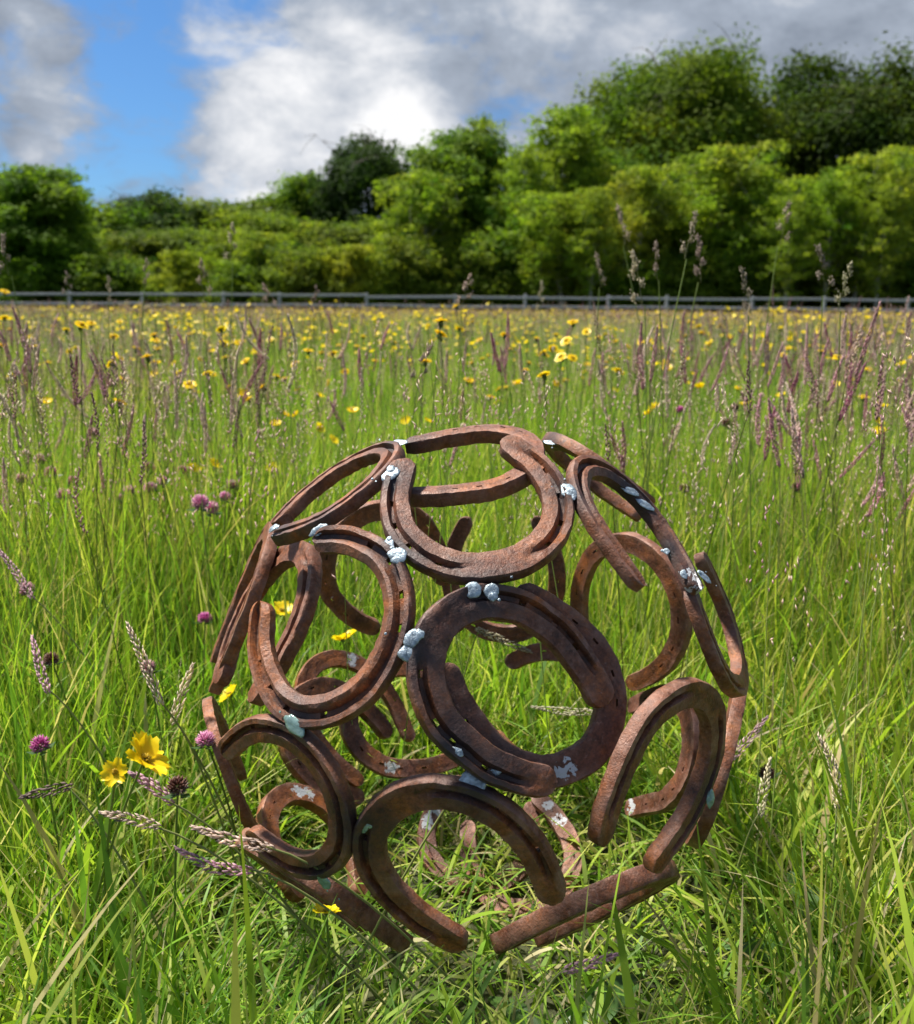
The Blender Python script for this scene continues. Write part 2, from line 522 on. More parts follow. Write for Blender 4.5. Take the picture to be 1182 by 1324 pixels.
# name, longitude, latitude, roll, tilt x, tilt y, radial offset, log width, log length, heel taper
# then style: groove width, tone (rust orange 0..1), list of pale grey patches as fractions along the shoe
SHOES = [
    ('L1', -1.564, 0.373, 0.12, 0.19, 0.01, -0.014, 0.019, 0.19, -0.02, 0.10, 0.35, ()),
    ('W', -1.414, -0.265, 5.911, 0.132, 0.013, -0.01, -0.002, 0.0, -0.001, 0.10, 0.25, ()),
    ('K2', 1.379, -0.25, 2.26, 0.052, 0.055, -0.015, 0.016, 0.057, -0.027, 0.10, 0.30, ()),
    ('G', 0.586, -0.698, 5.609, -0.005, -0.076, -0.023, 0.021, 0.158, -0.052, 0.10, 0.25, ()),
    ('R', -0.8, -0.606, 0.471, -0.004, -0.129, -0.022, 0.028, 0.184, -0.044, 0.10, 0.25, ()),
    ('AA', -2.338, -0.501, 5.595, 0.019, -0.045, -0.0, -0.006, 0.017, -0.01, 0.10, 0.20, ()),
    ('A', -0.018, 0.972, 3.443, 0.01, 0.041, 0.004, 0.108, 0.014, 0.066, 0.12, 0.30, ()),
    ('B', -0.548, 0.526, 4.15, 0.065, -0.067, 0.004, 0.152, 0.058, 0.216, 0.17, 0.62, ()),
    ('C1', 0.082, 0.406, 0.902, 0.22, -0.157, 0.001, -0.025, 0.081, 0.1, 0.12, 0.18, ()),
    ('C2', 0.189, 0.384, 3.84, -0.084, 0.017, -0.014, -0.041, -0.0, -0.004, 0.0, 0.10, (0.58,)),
    ('D', -0.079, -0.119, 0.674, -0.103, -0.016, 0.002, 0.035, 0.059, 0.012, 0.12, 0.32, ()),
    ('E', -0.631, -0.022, 4.992, 0.049, -0.052, -0.001, -0.004, 0.0, 0.117, 0.13, 0.62, ()),
    ('F', 0.597, 0.075, 5.655, 0.16, -0.029, 0.0, -0.008, 0.085, 0.027, 0.11, 0.40, ()),
    ('H', -0.086, 1.283, 4.841, 0.003, -0.114, -0.006, -0.002, -0.099, -0.12, 0.0, 0.25, ()),
    ('I', -1.12, 0.981, 6.002, -0.084, -0.019, -0.003, -0.001, -0.02, 0.449, 0.14, 0.50, ()),
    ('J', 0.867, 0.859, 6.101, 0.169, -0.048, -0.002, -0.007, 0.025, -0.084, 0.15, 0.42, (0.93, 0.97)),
    ('K', 1.295, 0.371, 3.227, 0.076, -0.052, -0.012, -0.014, -0.124, -0.067, 0.10, 0.25, ()),
    ('V', -1.175, 0.447, 0.204, 0.117, 0.079, -0.032, 0.002, 0.07, 0.059, 0.12, 0.35, ()),
    ('Q', 2.201, 0.907, 5.52, -0.109, -0.127, -0.002, -0.004, -0.035, -0.084, 0.10, 0.45, ()),
    ('M', 2.323, 0.138, 0.425, -0.118, -0.091, -0.008, 0.266, 0.219, 0.149, 0.10, 0.30, ()),
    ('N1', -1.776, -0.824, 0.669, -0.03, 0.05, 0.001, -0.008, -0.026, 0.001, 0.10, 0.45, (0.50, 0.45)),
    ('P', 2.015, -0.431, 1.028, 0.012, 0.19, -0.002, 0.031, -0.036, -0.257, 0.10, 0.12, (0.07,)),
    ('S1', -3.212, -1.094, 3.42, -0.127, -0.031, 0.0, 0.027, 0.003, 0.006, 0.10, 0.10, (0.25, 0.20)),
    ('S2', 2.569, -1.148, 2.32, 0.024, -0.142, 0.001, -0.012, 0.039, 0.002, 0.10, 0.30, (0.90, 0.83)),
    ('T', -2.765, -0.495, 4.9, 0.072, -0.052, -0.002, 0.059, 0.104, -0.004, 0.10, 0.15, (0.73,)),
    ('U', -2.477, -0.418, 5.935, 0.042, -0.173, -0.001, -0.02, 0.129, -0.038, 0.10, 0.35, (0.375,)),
    ('X', -2.678, 0.283, 5.699, 0.034, -0.213, -0.003, 0.188, 0.08, 0.056, 0.10, 0.15, ()),
    ('Y', 2.987, 0.187, 3.095, -0.015, 0.213, -0.003, 0.13, 0.156, 0.112, 0.10, 0.18, ()),
    ('Z', 2.685, -0.446, 1.618, 0.062, -0.091, -0.004, 0.21, 0.1, 0.122, 0.10, 0.40, ()),
]
# weld beads: position from the ball's centre, facing, length, width, turn, greenish
WELDS = [
    (-0.0716, -0.1219, 0.2327, -0.12, -0.69, 0.71, .022, .012, 0.8, 0), (0.0691, -0.1364, 0.2228, -0.02, -0.69, 0.72, .022, .014, 2.1, 0),
    (-0.0064, -0.2119, 0.1634, 0.05, -0.88, 0.45, .014, .014, 0, 0), (0.0071, -0.2114, 0.1630, 0.05, -0.90, 0.40, .014, .013, 0, 0),
    (-0.0613, -0.1950, 0.1844, -0.13, -0.76, 0.63, .015, .015, 0, 0), (-0.0688, -0.1839, 0.1910, -0.21, -0.75, 0.63, .014, .008, 2.2, 0),
    (-0.1277, -0.1404, 0.1905, -0.32, -0.87, 0.38, .022, .009, 0.6, 0), (-0.0520, -0.2466, 0.1276, -0.05, -0.91, 0.41, .016, .013, 1.3, 0),
    (-0.0490, -0.2419, 0.1367, -0.04, -0.89, 0.46, .018, .012, 1.0, 0), (-0.1363, -0.2229, 0.0630, -0.39, -0.84, 0.38, .028, .013, 2.6, 1),
    (-0.0058, -0.2660, 0.0404, 0.03, -0.90, 0.44, .026, .016, 2.7, 0), (0.0730, 0.0674, 0.2333, -0.10, -0.30, 0.93, .022, .010, 2.9, 0),
    (-0.1728, -0.0920, 0.1810, -0.66, -0.47, 0.60, .014, .008, 0.6, 0), (0.1304, -0.0609, 0.2098, 0.36, -0.65, 0.66, .024, .009, 2.5, 0),
    (0.1441, -0.0620, 0.1972, 0.36, -0.65, 0.66, .024, .009, 2.4, 0), (-0.0693, -0.0344, 0.2461, -0.31, -0.40, 0.86, .020, .010, 0.2, 0),
    (0.1901, -0.0967, 0.1431, 0.44, -0.60, 0.67, .020, .008, 2.0, 0), (0.1849, -0.1766, -0.0175, 0.35, -0.91, 0.21, .020, .009, 1.4, 1),
    (0.0108, -0.2629, 0.0483, 0.08, -0.97, 0.23, .009, .008, 0, 0), (-0.0177, -0.2693, 0.0650, 0.11, -0.92, 0.38, .014, .008, 2.6, 0),
    (-0.1173, -0.2242, -0.0626, -0.44, -0.90, -0.01, .018, .011, 2.4, 1), (0.1698, -0.1076, 0.1480, 0.10, -0.75, 0.65, .010, .007, 2.0, 0),
    (-0.0837, -0.2503, -0.0026, -0.20, -0.98, -0.02, .013, .008, 1.4, 1), (0.1587, -0.0867, 0.1624, -0.03, -0.79, 0.61, .008, .006, 0, 0),
]


def shoe_line(a, b, L, c, n):
    th = np.linspace(0, PI / 2, 60)
    s = np.linspace(0, 1, 60)[1:]
    x = np.concatenate([a * np.sin(th), a * (1 - c * s ** 2)])
    y = np.concatenate([b * np.cos(th), -L * s])
    d = np.concatenate([[0], np.cumsum(np.hypot(np.diff(x), np.diff(y)))])
    k = n // 2
    u = np.linspace(0, d[-1] - 0.010, k - 3)
    u = np.concatenate([u, d[-1] + np.array([-0.0055, -0.0022, 0.0, 0.0009])])
    x, y = np.interp(u, d, x), np.interp(u, d, y)
    # carry the ends straight on
    for i in (-1,):
        dirx, diry = x[-2] - x[-4], y[-2] - y[-4]
        l_ = math.hypot(dirx, diry)
        x[i] = x[-2] + dirx / l_ * 0.0009
        y[i] = y[-2] + diry / l_ * 0.0009
    endd = d[-1] + 0.0009 - u
    X = np.concatenate([-x[::-1], x[1:]])
    Y = np.concatenate([y[::-1], y[1:]])
    E = np.concatenate([endd[::-1], endd[1:]])
    return X, Y, E


BAND = {'H': .58, 'J': .80, 'I': .82, 'K': .78, 'K2': .80, 'L1': .80, 'Q': .72, 'V': .86, 'W': .80, 'E': .88, 'B': .96, 'A': .96, 'C1': .92, 'C2': .90, 'D': .98}


def make_shoe(nm, q, gw, tone, bare, scorch_pts, M, rng):
    wS, lS = math.exp(q[0]), math.exp(q[1])
    X, Y, E_ = shoe_line(.0565 * wS, .060 * lS, .062 * lS, .28 + q[2], 64)
    n = len(X)
    T = unit(np.stack([np.gradient(X), np.gradient(Y)], -1))
    Nn = np.stack([-T[:, 1], T[:, 0]], -1)          # towards the outside of the shoe
    ctr = np.array([0, 0.0])
    if (Nn[n // 2] @ np.array([0, 1])) < 0: Nn = -Nn
    s = np.abs(np.linspace(-1, 1, n))
    wid = BAND.get(nm, .92) * (0.0255 - 0.0045 * s ** 2) * (1 + 0.05 * rng.normal())
    endf = np.sqrt(np.clip(1 - np.clip(1 - E_ / 0.010, 0, 1) ** 2, 0, 1))
    wid = wid * np.maximum(endf, 0.16)
    thk = {'G': .0086, 'R': .0080, 'H': .0062}.get(nm, .0056) * (1 + 0.06 * rng.normal())
    g0 = 0.11 + rng.normal() * 0.02
    us = np.array([-.455, -.2, g0 - gw * .85 - .05, g0 - gw * .5, g0 + gw * .5, g0 + gw * .85 + .05, .455])
    if gw == 0: us = np.array([-.455, -.25, 0.02, .09, .17, .24, .455])
    gmask = np.clip((s - 0.12) / 0.10, 0, 1) * np.clip((0.84 - s) / 0.10, 0, 1)
    if gw > .12: gmask = np.clip((0.98 - s) / 0.10, 0, 1)
    gd = 0.0052 * gmask * (1 if gw else 0)
    be = 0.0022
    rows = []
    for k in range(n):
        w = wid[k]
        zt = thk * (0.75 + 0.25 * max(endf[k], 0.3))
        ztop = np.full(7, zt)
        ztop[0] -= .0004; ztop[6] -= .0004
        ztop[3] -= gd[k]; ztop[4] -= gd[k]
        if gw > .14: ztop[1] += .0012 * gmask[k]; ztop[0] -= .0012
        r = [(u * w, z) for u, z in zip(us, ztop)]
        r += [(.5 * w, zt - be), (.5 * w, -zt + be)]
        r += [(u * w, -zt) for u in us[::-1]]
        r += [(-.5 * w, -zt + be), (-.5 * w, zt - be)]
        rows.append(r)
    rows = np.array(rows)                            # n, 18, 2
    wob = rng.normal(0, 1, (n, 1))
    ker = np.exp(-np.linspace(-2, 2, 9) ** 2)
    wob = np.convolve(wob[:, 0], ker / ker.sum(), 'same')
    off = rows[..., 0] + (wob * 0.0008)[:, None]
    P = np.stack([X[:, None] + Nn[:, :1] * off, Y[:, None] + Nn[:, 1:] * off, rows[..., 1]], -1)
    jit = rng.normal(0, 0.00022, P.shape)
    P = P + jit
    m = 18
    v = P.reshape(-1, 3)
    holes = set()
    for sg in (-1, 1):
        for f_ in (0.24, 0.38, 0.52, 0.66):
            holes.add(int(round((n - 1) / 2 * (1 + sg * (f_ + rng.uniform(-.02, .02))))))
    quads = []
    for k in range(n - 1):
        for j in range(m):
            j2 = (j + 1) % m
            # cell 3 of the outer face and cell 12 of the inner face (its mirror) open into nail holes
            if k in holes and j in (3, 12): continue
            quads.append((k * m + j, k * m + j2, (k + 1) * m + j2, (k + 1) * m + j))
        if k in holes:
            a, b, c, d = k * m + 3, k * m + 4, (k + 1) * m + 4, (k + 1) * m + 3
            a2, b2, c2, d2 = k * m + 13, k * m + 12, (k + 1) * m + 12, (k + 1) * m + 13
            quads += [(a, a2, b2, b), (b, b2, c2, c), (c, c2, d2, d), (d, d2, a2, a)]
    quads = np.array(quads)
    fl = (M.to_3x3().determinant() > 0)
    fan = []
    for k, rev in ((0, 0), (n - 1, 1)):
        for j in range(1, m - 1):
            fan.append((k * m, k * m + j, k * m + j + 1) if not rev else (k * m, k * m + j + 1, k * m + j))
    tri = np.array(fan)
    Mn = np.array(M)
    wv = v @ Mn[:3, :3].T + Mn[:3, 3]
    sco = np.zeros(len(v))
    for sp, rad in scorch_pts:
        dd = np.linalg.norm(wv - np.array(sp), axis=1)
        sco = np.maximum(sco, np.clip(1.15 - dd / rad, 0, 0.9))
    ba = np.zeros(len(v))  # pale grey patch strength, fading out from each listed point
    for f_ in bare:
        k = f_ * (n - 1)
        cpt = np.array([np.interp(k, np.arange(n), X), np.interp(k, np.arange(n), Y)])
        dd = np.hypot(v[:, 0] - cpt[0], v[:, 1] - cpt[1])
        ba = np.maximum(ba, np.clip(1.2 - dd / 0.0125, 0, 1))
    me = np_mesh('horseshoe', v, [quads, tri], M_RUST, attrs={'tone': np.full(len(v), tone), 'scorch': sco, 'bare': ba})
    import bmesh
    bm = bmesh.new()
    bm.from_mesh(me)
    bmesh.ops.recalc_face_normals(bm, faces=bm.faces)
    bm.to_mesh(me)
    bm.free()
    me.set_sharp_from_angle(angle=math.radians(38))
    return me


def make_weld(rng, L, W, mat):
    """a run of overlapping flattened beads with spatter"""
    mb = MB()
    beads = [(0, 0, W * .44, .20)] + [(rng.normal(0, L * .22), rng.normal(0, W * .16), W * rng.uniform(.22, .32), .26) for i in range(2)]
    beads += [(rng.normal(0, L * .5), rng.normal(0, W * .6), W * rng.uniform(.05, .10), .5) for i in range(2)]
    for x, y, rr, fl in beads:
        nu, nv = 16, 9
        th = np.linspace(0, 2 * PI, nu, endpoint=False)
        vs_ = []
        for j in range(nv + 1):
            ph = PI * j / nv
            vs_.append(np.stack([np.cos(th) * math.sin(ph), np.sin(th) * math.sin(ph), np.full(nu, math.cos(ph))], -1))
        v = np.concatenate(vs_)
        a_ = rng.uniform(0, 6, 3)
        v = v * (1 + .12 * np.sin(v[:, :1] * 4 + a_[0]) * np.cos(v[:, 1:2] * 5 + a_[1]) + .04 * np.sin(v[:, :1] * 9 + a_[2]))
        el = max(1.0, L / W * .9) if x == 0 else 1.0
        v = v * np.array([rr * el, rr, rr * fl]) + np.array([x, y, rng.normal(0, W * .03)])
        a = np.arange(nv)[:, None] * nu
        b = np.arange(nu)[None]
        c = (b + 1) % nu
        mb.add(v, np.stack([a + b, a + nu + b, a + nu + c, a + c], -1).reshape(-1, 4))
    return mb.mesh('weld_bead', mat)


def sphere_frame(lo, la, roll=0.0, tx=0.0, ty=0.0, off=0.0):
    n = Vector((math.sin(lo) * math.cos(la), -math.cos(lo) * math.cos(la), math.sin(la)))
    e_ = Vector((math.cos(lo), math.sin(lo), 0))
    u = n.cross(e_)
    P = SPH_C + n * (SPH_R + off)
    X = e_ * math.cos(roll) + u * math.sin(roll)
    Y = -e_ * math.sin(roll) + u * math.cos(roll)
    n2 = (n + X * tx + Y * ty).normalized()
    Y2 = (Y - n2 * Y.dot(n2)).normalized()
    X2 = Y2.cross(n2)
    return Matrix(((X2.x, Y2.x, n2.x, P.x), (X2.y, Y2.y, n2.y, P.y), (X2.z, Y2.z, n2.z, P.z), (0, 0, 0, 1)))


def build_sphere():
    root = bpy.data.objects.new('horseshoe_sphere', None)
    COL.objects.link(root)
    base = Vector((SPH_C.x, SPH_C.y, 0))
    root.location = base
    tag(root, 'openwork ball sculpture of rusty horseshoes welded together, standing in the grass', 'sculpture')
    sc_pts = []
    frames = []
    for w in WELDS:
        nz = Vector(w[3:6]).normalized()
        ex = Vector((0, 0, 1)).cross(nz).normalized()
        ey = nz.cross(ex)
        xx = ex * math.cos(w[8]) + ey * math.sin(w[8])
        yy = nz.cross(xx)
        p = SPH_C + Vector(w[:3]) - nz * 0.001
        M = Matrix(((xx.x, yy.x, nz.x, p.x), (xx.y, yy.y, nz.y, p.y), (xx.z, yy.z, nz.z, p.z), (0, 0, 0, 1)))
        frames.append(M)
        sc_pts.append((M.translation, 0.040 if w[9] else (0.034 if w[6] > .012 else 0.030)))
    off = Matrix.Translation(-base)
    for i, s in enumerate(SHOES):
        rng = np.random.default_rng(100 + i)
        M = sphere_frame(*s[1:7])
        if s[0] == 'G': M = Matrix.Translation((0, 0, .010)) @ M     # seated against the shoes above it
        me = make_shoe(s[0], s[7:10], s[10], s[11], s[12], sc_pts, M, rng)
        o = obj('horseshoe', me, root)
        o.matrix_local = off @ M
    for i, (w, M) in enumerate(zip(WELDS, frames)):
        rng = np.random.default_rng(500 + i)
        o = obj('weld_bead', make_weld(rng, w[6], w[7], M_WELDG if w[9] else M_WELD), root)
        o.matrix_local = off @ M
    return root


build_sphere()


# ------------------------------------------------------------------ fence along the far side of the meadow
FENCE_Y = 43.0


def build_fence():
    root = bpy.data.objects.new('rail_fence', None)
    COL.objects.link(root)
    root.location = (0, FENCE_Y, 0)
    tag(root, 'weathered grey post and rail fence between the meadow and the trees', 'fence')
    rng = random.Random(5)
    step = 3.3
    xs = [-27 + i * step + rng.uniform(-.5, .5) for i in range(18)]

    def boxm(name, dx, dy, dz, bev=0.012):
        import bmesh
        bm = bmesh.new()
        bmesh.ops.create_cube(bm, size=1.0)
        for v in bm.verts:
            v.co.x *= dx; v.co.y *= dy; v.co.z *= dz
        bmesh.ops.bevel(bm, geom=bm.edges[:], offset=bev, segments=1, affect='EDGES')
        me = bpy.data.meshes.new(name)
        bm.to_mesh(me); bm.free()
        me.materials.append(M_WOOD)
        return me
    post = boxm('post', 0.12, 0.10, 1.30)
    rail = boxm('rail', 1.0, 0.045, 0.10)
    for i, x in enumerate(xs):
        o = obj('post', post, root, (x, rng.uniform(-.02, .02), 0.42 + rng.uniform(-.02, .03)), (rng.uniform(-.02, .02), rng.uniform(-.03, .03), 0))
        if i + 1 < len(xs):
            dx = xs[i + 1] - x
            for z in (0.96, 0.56):
                obj('rail', rail, root, (x + dx / 2, -0.085 + rng.uniform(-.004, .004), z + rng.uniform(-.03, .03)),
                    (0, rng.uniform(-.012, .012), 0), (dx + 0.02, 1, 1))


build_fence()


# ------------------------------------------------------------------ trees
def limb(rng, a, b, n=7, bend=0.12):
    a, b = np.array(a, float), np.array(b, float)
    t = np.linspace(0, 1, n)[:, None]
    L = np.linalg.norm(b - a)
    side = rng.normal(0, 1, 3)
    p = a + (b - a) * t + np.sin(t * PI) * side * bend * L * 0.5
    p[:, 2] += (t[:, 0] * (1 - t[:, 0])) * L * 0.25
    return p


def make_tree(seed, h, w, first, shape, n_limbs, leaves, leaf, airy, cmid, csd, trunk_r, stems=1):
    """returns (trunk mesh, crown mesh); h height, w crown width, first = height of lowest leaves"""
    rng = np.random.default_rng(seed)
    wood, cr = MB(), MB()
    tips = []

    def prof(f):                           # crown half-width against relative height
        if shape == 'dome': return np.sqrt(np.clip(1 - (1.7 * f - 0.78) ** 2 / 1.0, 0.02, 1)) if f > 0.05 else 0.6
        if shape == 'ash': return (0.55 + 0.6 * f) * (1 - f ** 3.2) + 0.05
        return (1 - f) ** 0.6 * (0.35 + 0.9 * min(1, f * 3.0)) + 0.06
    for st in range(stems):
        ox, oy = (rng.normal(0, .35, 2) if stems > 1 else (0, 0))
        lean = rng.normal(0, 0.03, 2) * h + (np.array([ox, oy]) * 1.2)
        top = h * (0.93 if st == 0 else rng.uniform(.7, .9))
        t = np.linspace(0, 1, 10)
        tr = np.stack([ox + lean[0] * t + np.sin(t * 5 + seed) * 0.012 * h, oy + lean[1] * t + np.cos(t * 4 + seed) * 0.012 * h, -0.1 + t * top], -1)
        tube(wood, tr, trunk_r * (1 - 0.92 * t ** 0.8) * (1.0 if stems == 1 else 0.7), 8)
        for k in range(n_limbs):
            f = (k + rng.uniform(0, .8)) / n_limbs
            z = first + (h - first) * f * 0.97
            a = np.array([np.interp(z, tr[:, 2], tr[:, 0]), np.interp(z, tr[:, 2], tr[:, 1]), min(z * 0.9, top)])
            az = k * 2.4 + rng.normal(0, .4)
            rad = w * 0.5 * prof(f) * rng.uniform(.55, 1.12)
            b = np.array([a[0] + math.cos(az) * rad, a[1] + math.sin(az) * rad, min(h, z + rad * (rng.uniform(.4, 1.1) if airy else rng.uniform(.1, .5)))])
            lp = limb(rng, a, b)
            tube(wood, lp, trunk_r * 0.32 * (1 - f * .6) * np.linspace(1, .12, len(lp)), 5, cap=False)
            for u in np.linspace(0.4, 1, 4):
                c = np.array([np.interp(u, np.linspace(0, 1, len(lp)), lp[:, i]) for i in range(3)])
                tips.append((c, 1.0))
                for s_ in range(2):
                    e_ = c + rng.normal(0, 1, 3) * np.array([1, 1, 1.2 if airy else .75]) * w * 0.10
                    e_[2] = min(max(e_[2], first * .8), h)
                    tube(wood, limb(rng, c, e_, 4), trunk_r * 0.07 * np.linspace(1, .2, 4), 4, cap=False)
                    tips.append((e_, 0.8))
        if shape != 'dome':
            for z in np.linspace(first + (h - first) * .6, h, 6):
                c = np.array([np.interp(min(z, top), tr[:, 2], tr[:, 0]), np.interp(min(z, top), tr[:, 2], tr[:, 1]), z])
                tips.append((c + rng.normal(0, .12, 3), .6))
    tips_c = np.array([t_[0] for t_ in tips])
    m = len(tips_c)
    if shape == 'dome':                     # old crowns round over: pull stray tips inside the dome
        cz, rz = first + (h - first) * .40, (h - first) * .58
        e_ = (tips_c - [0, 0, cz]) / [w * .5, w * .5, rz]
        r_ = np.linalg.norm(e_, axis=1)
        lump = 1 + .15 * np.sin(tips_c[:, 0] * 7 / w + seed) * np.cos(tips_c[:, 1] * 8 / w + tips_c[:, 2] * 5 / h) + .10 * np.sin(tips_c[:, 0] * 17 / w + seed * 2 + tips_c[:, 2] * 9 / h)
        k_ = np.where(r_ > .92 * lump, .92 * lump / r_, 1)[:, None]
        tips_c = e_ * k_ * [w * .5, w * .5, rz] + [0, 0, cz]
    if shape == 'dome':                     # fill the shell of big old crowns
        k = int(m * 0.7)
        d = unit(rng.normal(0, 1, (k, 3)))
        ctr = np.array([0, 0, first + (h - first) * .40])
        rr = (.97 + 0.17 * np.sin(d[:, 0] * 5 + seed) * np.cos(d[:, 2] * 6 + d[:, 1] * 4) + .09 * np.sin(d[:, 0] * 13 + d[:, 2] * 11 + seed)) * rng.uniform(.72, 1.0, k)
        sh = ctr + d * rr[:, None] * np.array([w * .47, w * .47, (h - first) * .56])
        tips_c = np.vstack([tips_c, sh])
    m = len(tips_c)
    per = max(6, leaves // m)
    spread = w * (0.050 if airy else 0.068)
    ci = np.repeat(np.arange(m), per)
    N = len(ci)
    clr = rng.normal(0, 1, m)
    off = np.clip(rng.normal(0, 1, (N, 3)), -1.45, 1.45) * spread * np.array([1.1, 1.1, .62]) * (0.8 + .4 * rng.random(m))[ci][:, None]
    P = tips_c[ci] + off
    P[:, 2] = np.maximum(P[:, 2], 0.15)
    nrm = unit(rng.normal(0, .55, (N, 3)) + np.array([0, 0, .55]) + unit(off) * 1.0)
    u = unit(np.cross(nrm, rng.normal(0, 1, (N, 3))))
    v = np.cross(nrm, u)
    s_ = leaf * rng.uniform(.6, 1.25, N)[:, None]
    q0 = P - u * s_
    q1 = P + v * s_ * .55 - nrm * s_ * .12
    q2 = P + u * s_
    q3 = P - v * s_ * .55 - nrm * s_ * .12
    V = np.stack([q0, q1, q2, q3], 1).reshape(-1, 3)
    Q = np.arange(N * 4).reshape(-1, 4)
    c = np.array(cmid) * (1 + csd * clr[ci][:, None] * np.array([1.1, .8, .5]) + rng.normal(0, .07, (N, 1)))
    c = np.clip(c, 0.004, 1)
    cr.add(V, Q, None, np.repeat(c, 4, 0))
    return wood.mesh('trunk', M_BARK), cr.mesh('crown', M_TREE, smooth=False)


DARK, MID, LIGHT, YEL = (0.062, 0.098, 0.010), (0.09, 0.15, 0.012), (0.155, 0.225, 0.018), (0.23, 0.28, 0.022)
# kind: unit-size builds in metres
KINDS = {
    'oak': make_tree(11, 20, 15, 3.0, 'dome', 26, 80000, .19, False, (0.105, 0.160, 0.012), .24, .55),
    'oak_b': make_tree(12, 19, 14, 3.0, 'dome', 24, 70000, .19, False, (0.048, 0.080, 0.009), .24, .5),
    'dark': make_tree(13, 12, 8, 1.0, 'dome', 18, 40000, .15, False, (0.036, 0.070, 0.012), .22, .35),
    'ash': make_tree(14, 11, 7.5, 1.0, 'ash', 22, 36000, .155, False, (0.120, 0.200, 0.016), .24, .22),
    'young': make_tree(15, 11, 5.0, 2.6, 'spire', 24, 7500, .13, True, (0.19, 0.27, 0.022), .2, .16),
    'young_b': make_tree(16, 9, 5.6, 2.4, 'spire', 24, 9000, .135, True, (0.215, 0.285, 0.024), .24, .17),
    'willow': make_tree(17, 8, 7.0, .4, 'ash', 20, 30000, .14, False, (0.150, 0.210, 0.016), .24, .2, 2),
    'bush': make_tree(18, 4, 4.0, .1, 'spire', 18, 14000, .11, False, (0.130, 0.195, 0.016), .24, .09, 3),
    'bush_y': make_tree(19, 3.4, 3.0, .2, 'spire', 14, 9000, .10, True, YEL, .2, .06, 2),
    'thicket': make_tree(20, 7, 6.4, .1, 'ash', 20, 26000, .15, False, (0.105, 0.160, 0.016), .24, .14, 3),
}
BUILT = {k: 0 for k in KINDS}


def put_tree(kind, name, px, ytop, d, wpx, label, group=None, cat='tree', pale=False, turn=None):
    tm, cm = KINDS[kind]
    h0 = {'oak': 20, 'oak_b': 19, 'dark': 12, 'ash': 11, 'young': 11, 'young_b': 9, 'willow': 8, 'bush': 4, 'bush_y': 3.4, 'thicket': 7}[kind]
    w0 = {'oak': 15, 'oak_b': 14, 'dark': 8, 'ash': 7.5, 'young': 5, 'young_b': 5.6, 'willow': 7, 'bush': 4.0, 'bush_y': 3, 'thicket': 6.4}[kind]
    p = at(px, ytop, d)
    sz = p.z / h0 * (1.06 if kind in ('oak', 'oak_b', 'dark') else .97)
    sx = (wpx / FPX * d) / w0 * 1.15
    k = BUILT[kind]
    BUILT[kind] += 1
    root = bpy.data.objects.new(name, None)
    COL.objects.link(root)
    root.location = (p.x, d, 0)
    root.rotation_euler = (0, 0, (k * 1.9 + px * .01) if turn is None else turn)
    root.scale = (sx, sx, sz)
    tag(root, label, cat, group)
    t = obj('trunk', tm, root)
    if pale:
        t.material_slots[0].link = 'OBJECT'
        t.material_slots[0].material = M_BARKP
    obj('crown', cm, root)
    return root


put_tree('oak', 'oak_tree', 885, 82, 76, 230, 'tallest broad domed green tree, rising behind the saplings')
put_tree('oak_b', 'oak_tree', 1105, 98, 78, 240, 'huge dark tree with a bumpy top beside the tallest domed tree')
put_tree('oak_b', 'oak_tree', 1270, 110, 80, 240, 'dark outermost tall tree past the bumpy topped one')
put_tree('dark', 'dark_tree', 492, 184, 70, 135, 'very dark green rounded tree behind the leafy ash')
put_tree('ash', 'ash_tree', 592, 168, 54, 165, 'mid green leafy ash tree standing before the very dark tree', turn=0.6)
put_tree('young', 'young_tree', 632, 150, 55, 70, 'thin feathery topped young tree growing against the leafy ash')
put_tree('young', 'young_tree', 715, 138, 52, 120, 'tall sparse young tree with two feathery tips beside the sky gap')
put_tree('young', 'young_tree', 752, 132, 53, 90, 'slim feathery young tree at the shoulder of the tallest domed tree')
put_tree('ash', 'ash_tree', 790, 196, 56, 160, 'bushy green tree under the tallest domed tree', turn=2.2)
put_tree('ash', 'ash_tree', 690, 235, 57, 130, 'lower bushy green tree filling the gap beside the leafy ash', turn=4.0)
put_tree('young_b', 'sapling', 730, 250, 47, 120, 'light green sapling with a pale straight trunk behind the fence', pale=True)
put_tree('young_b', 'sapling', 935, 190, 49, 150, 'broad yellow green sapling in front of the tallest domed tree', pale=True)
put_tree('willow', 'willow_bush', 860, 262, 51, 150, 'rounded olive green willow behind the fence')
put_tree('young_b', 'sapling', 1040, 232, 50, 110, 'slender sapling with a bare pale stem under the bumpy topped tree', pale=True)
put_tree('young_b', 'sapling', 1122, 202, 48, 130, 'tall light green sapling with long pale trunk under the huge dark tree', pale=True)
put_tree('young_b', 'sapling', 1200, 190, 50, 120, 'light green sapling beyond the slender pale trunks', pale=True)
put_tree('willow', 'willow_bush', 1010, 275, 53, 170, 'shaded olive thicket between the pale stemmed saplings')
put_tree('willow', 'willow_bush', 1150, 280, 54, 190, 'shaded olive thicket below the huge dark tree')
put_tree('ash', 'ash_tree', 48, 216, 50, 165, 'leafy green ash alone at the low end of the treeline', turn=5.1)
put_tree('ash', 'ash_tree', -60, 225, 52, 170, 'leafy green ash past the end of the treeline', turn=1.1)
put_tree('dark', 'dark_tree', 205, 250, 66, 120, 'small dark tree with a pointed tuft above the low trees')
put_tree('thicket', 'hedgerow_tree', 130, 268, 64, 150, 'dull green hedgerow tree next to the leafy ash alone')
put_tree('thicket', 'hedgerow_tree', 285, 262, 68, 150, 'dull green flat topped hedgerow tree beside the pointed tuft')
put_tree('willow', 'willow_bush', 352, 278, 56, 150, 'pale rounded willow before the flat topped hedgerow trees')
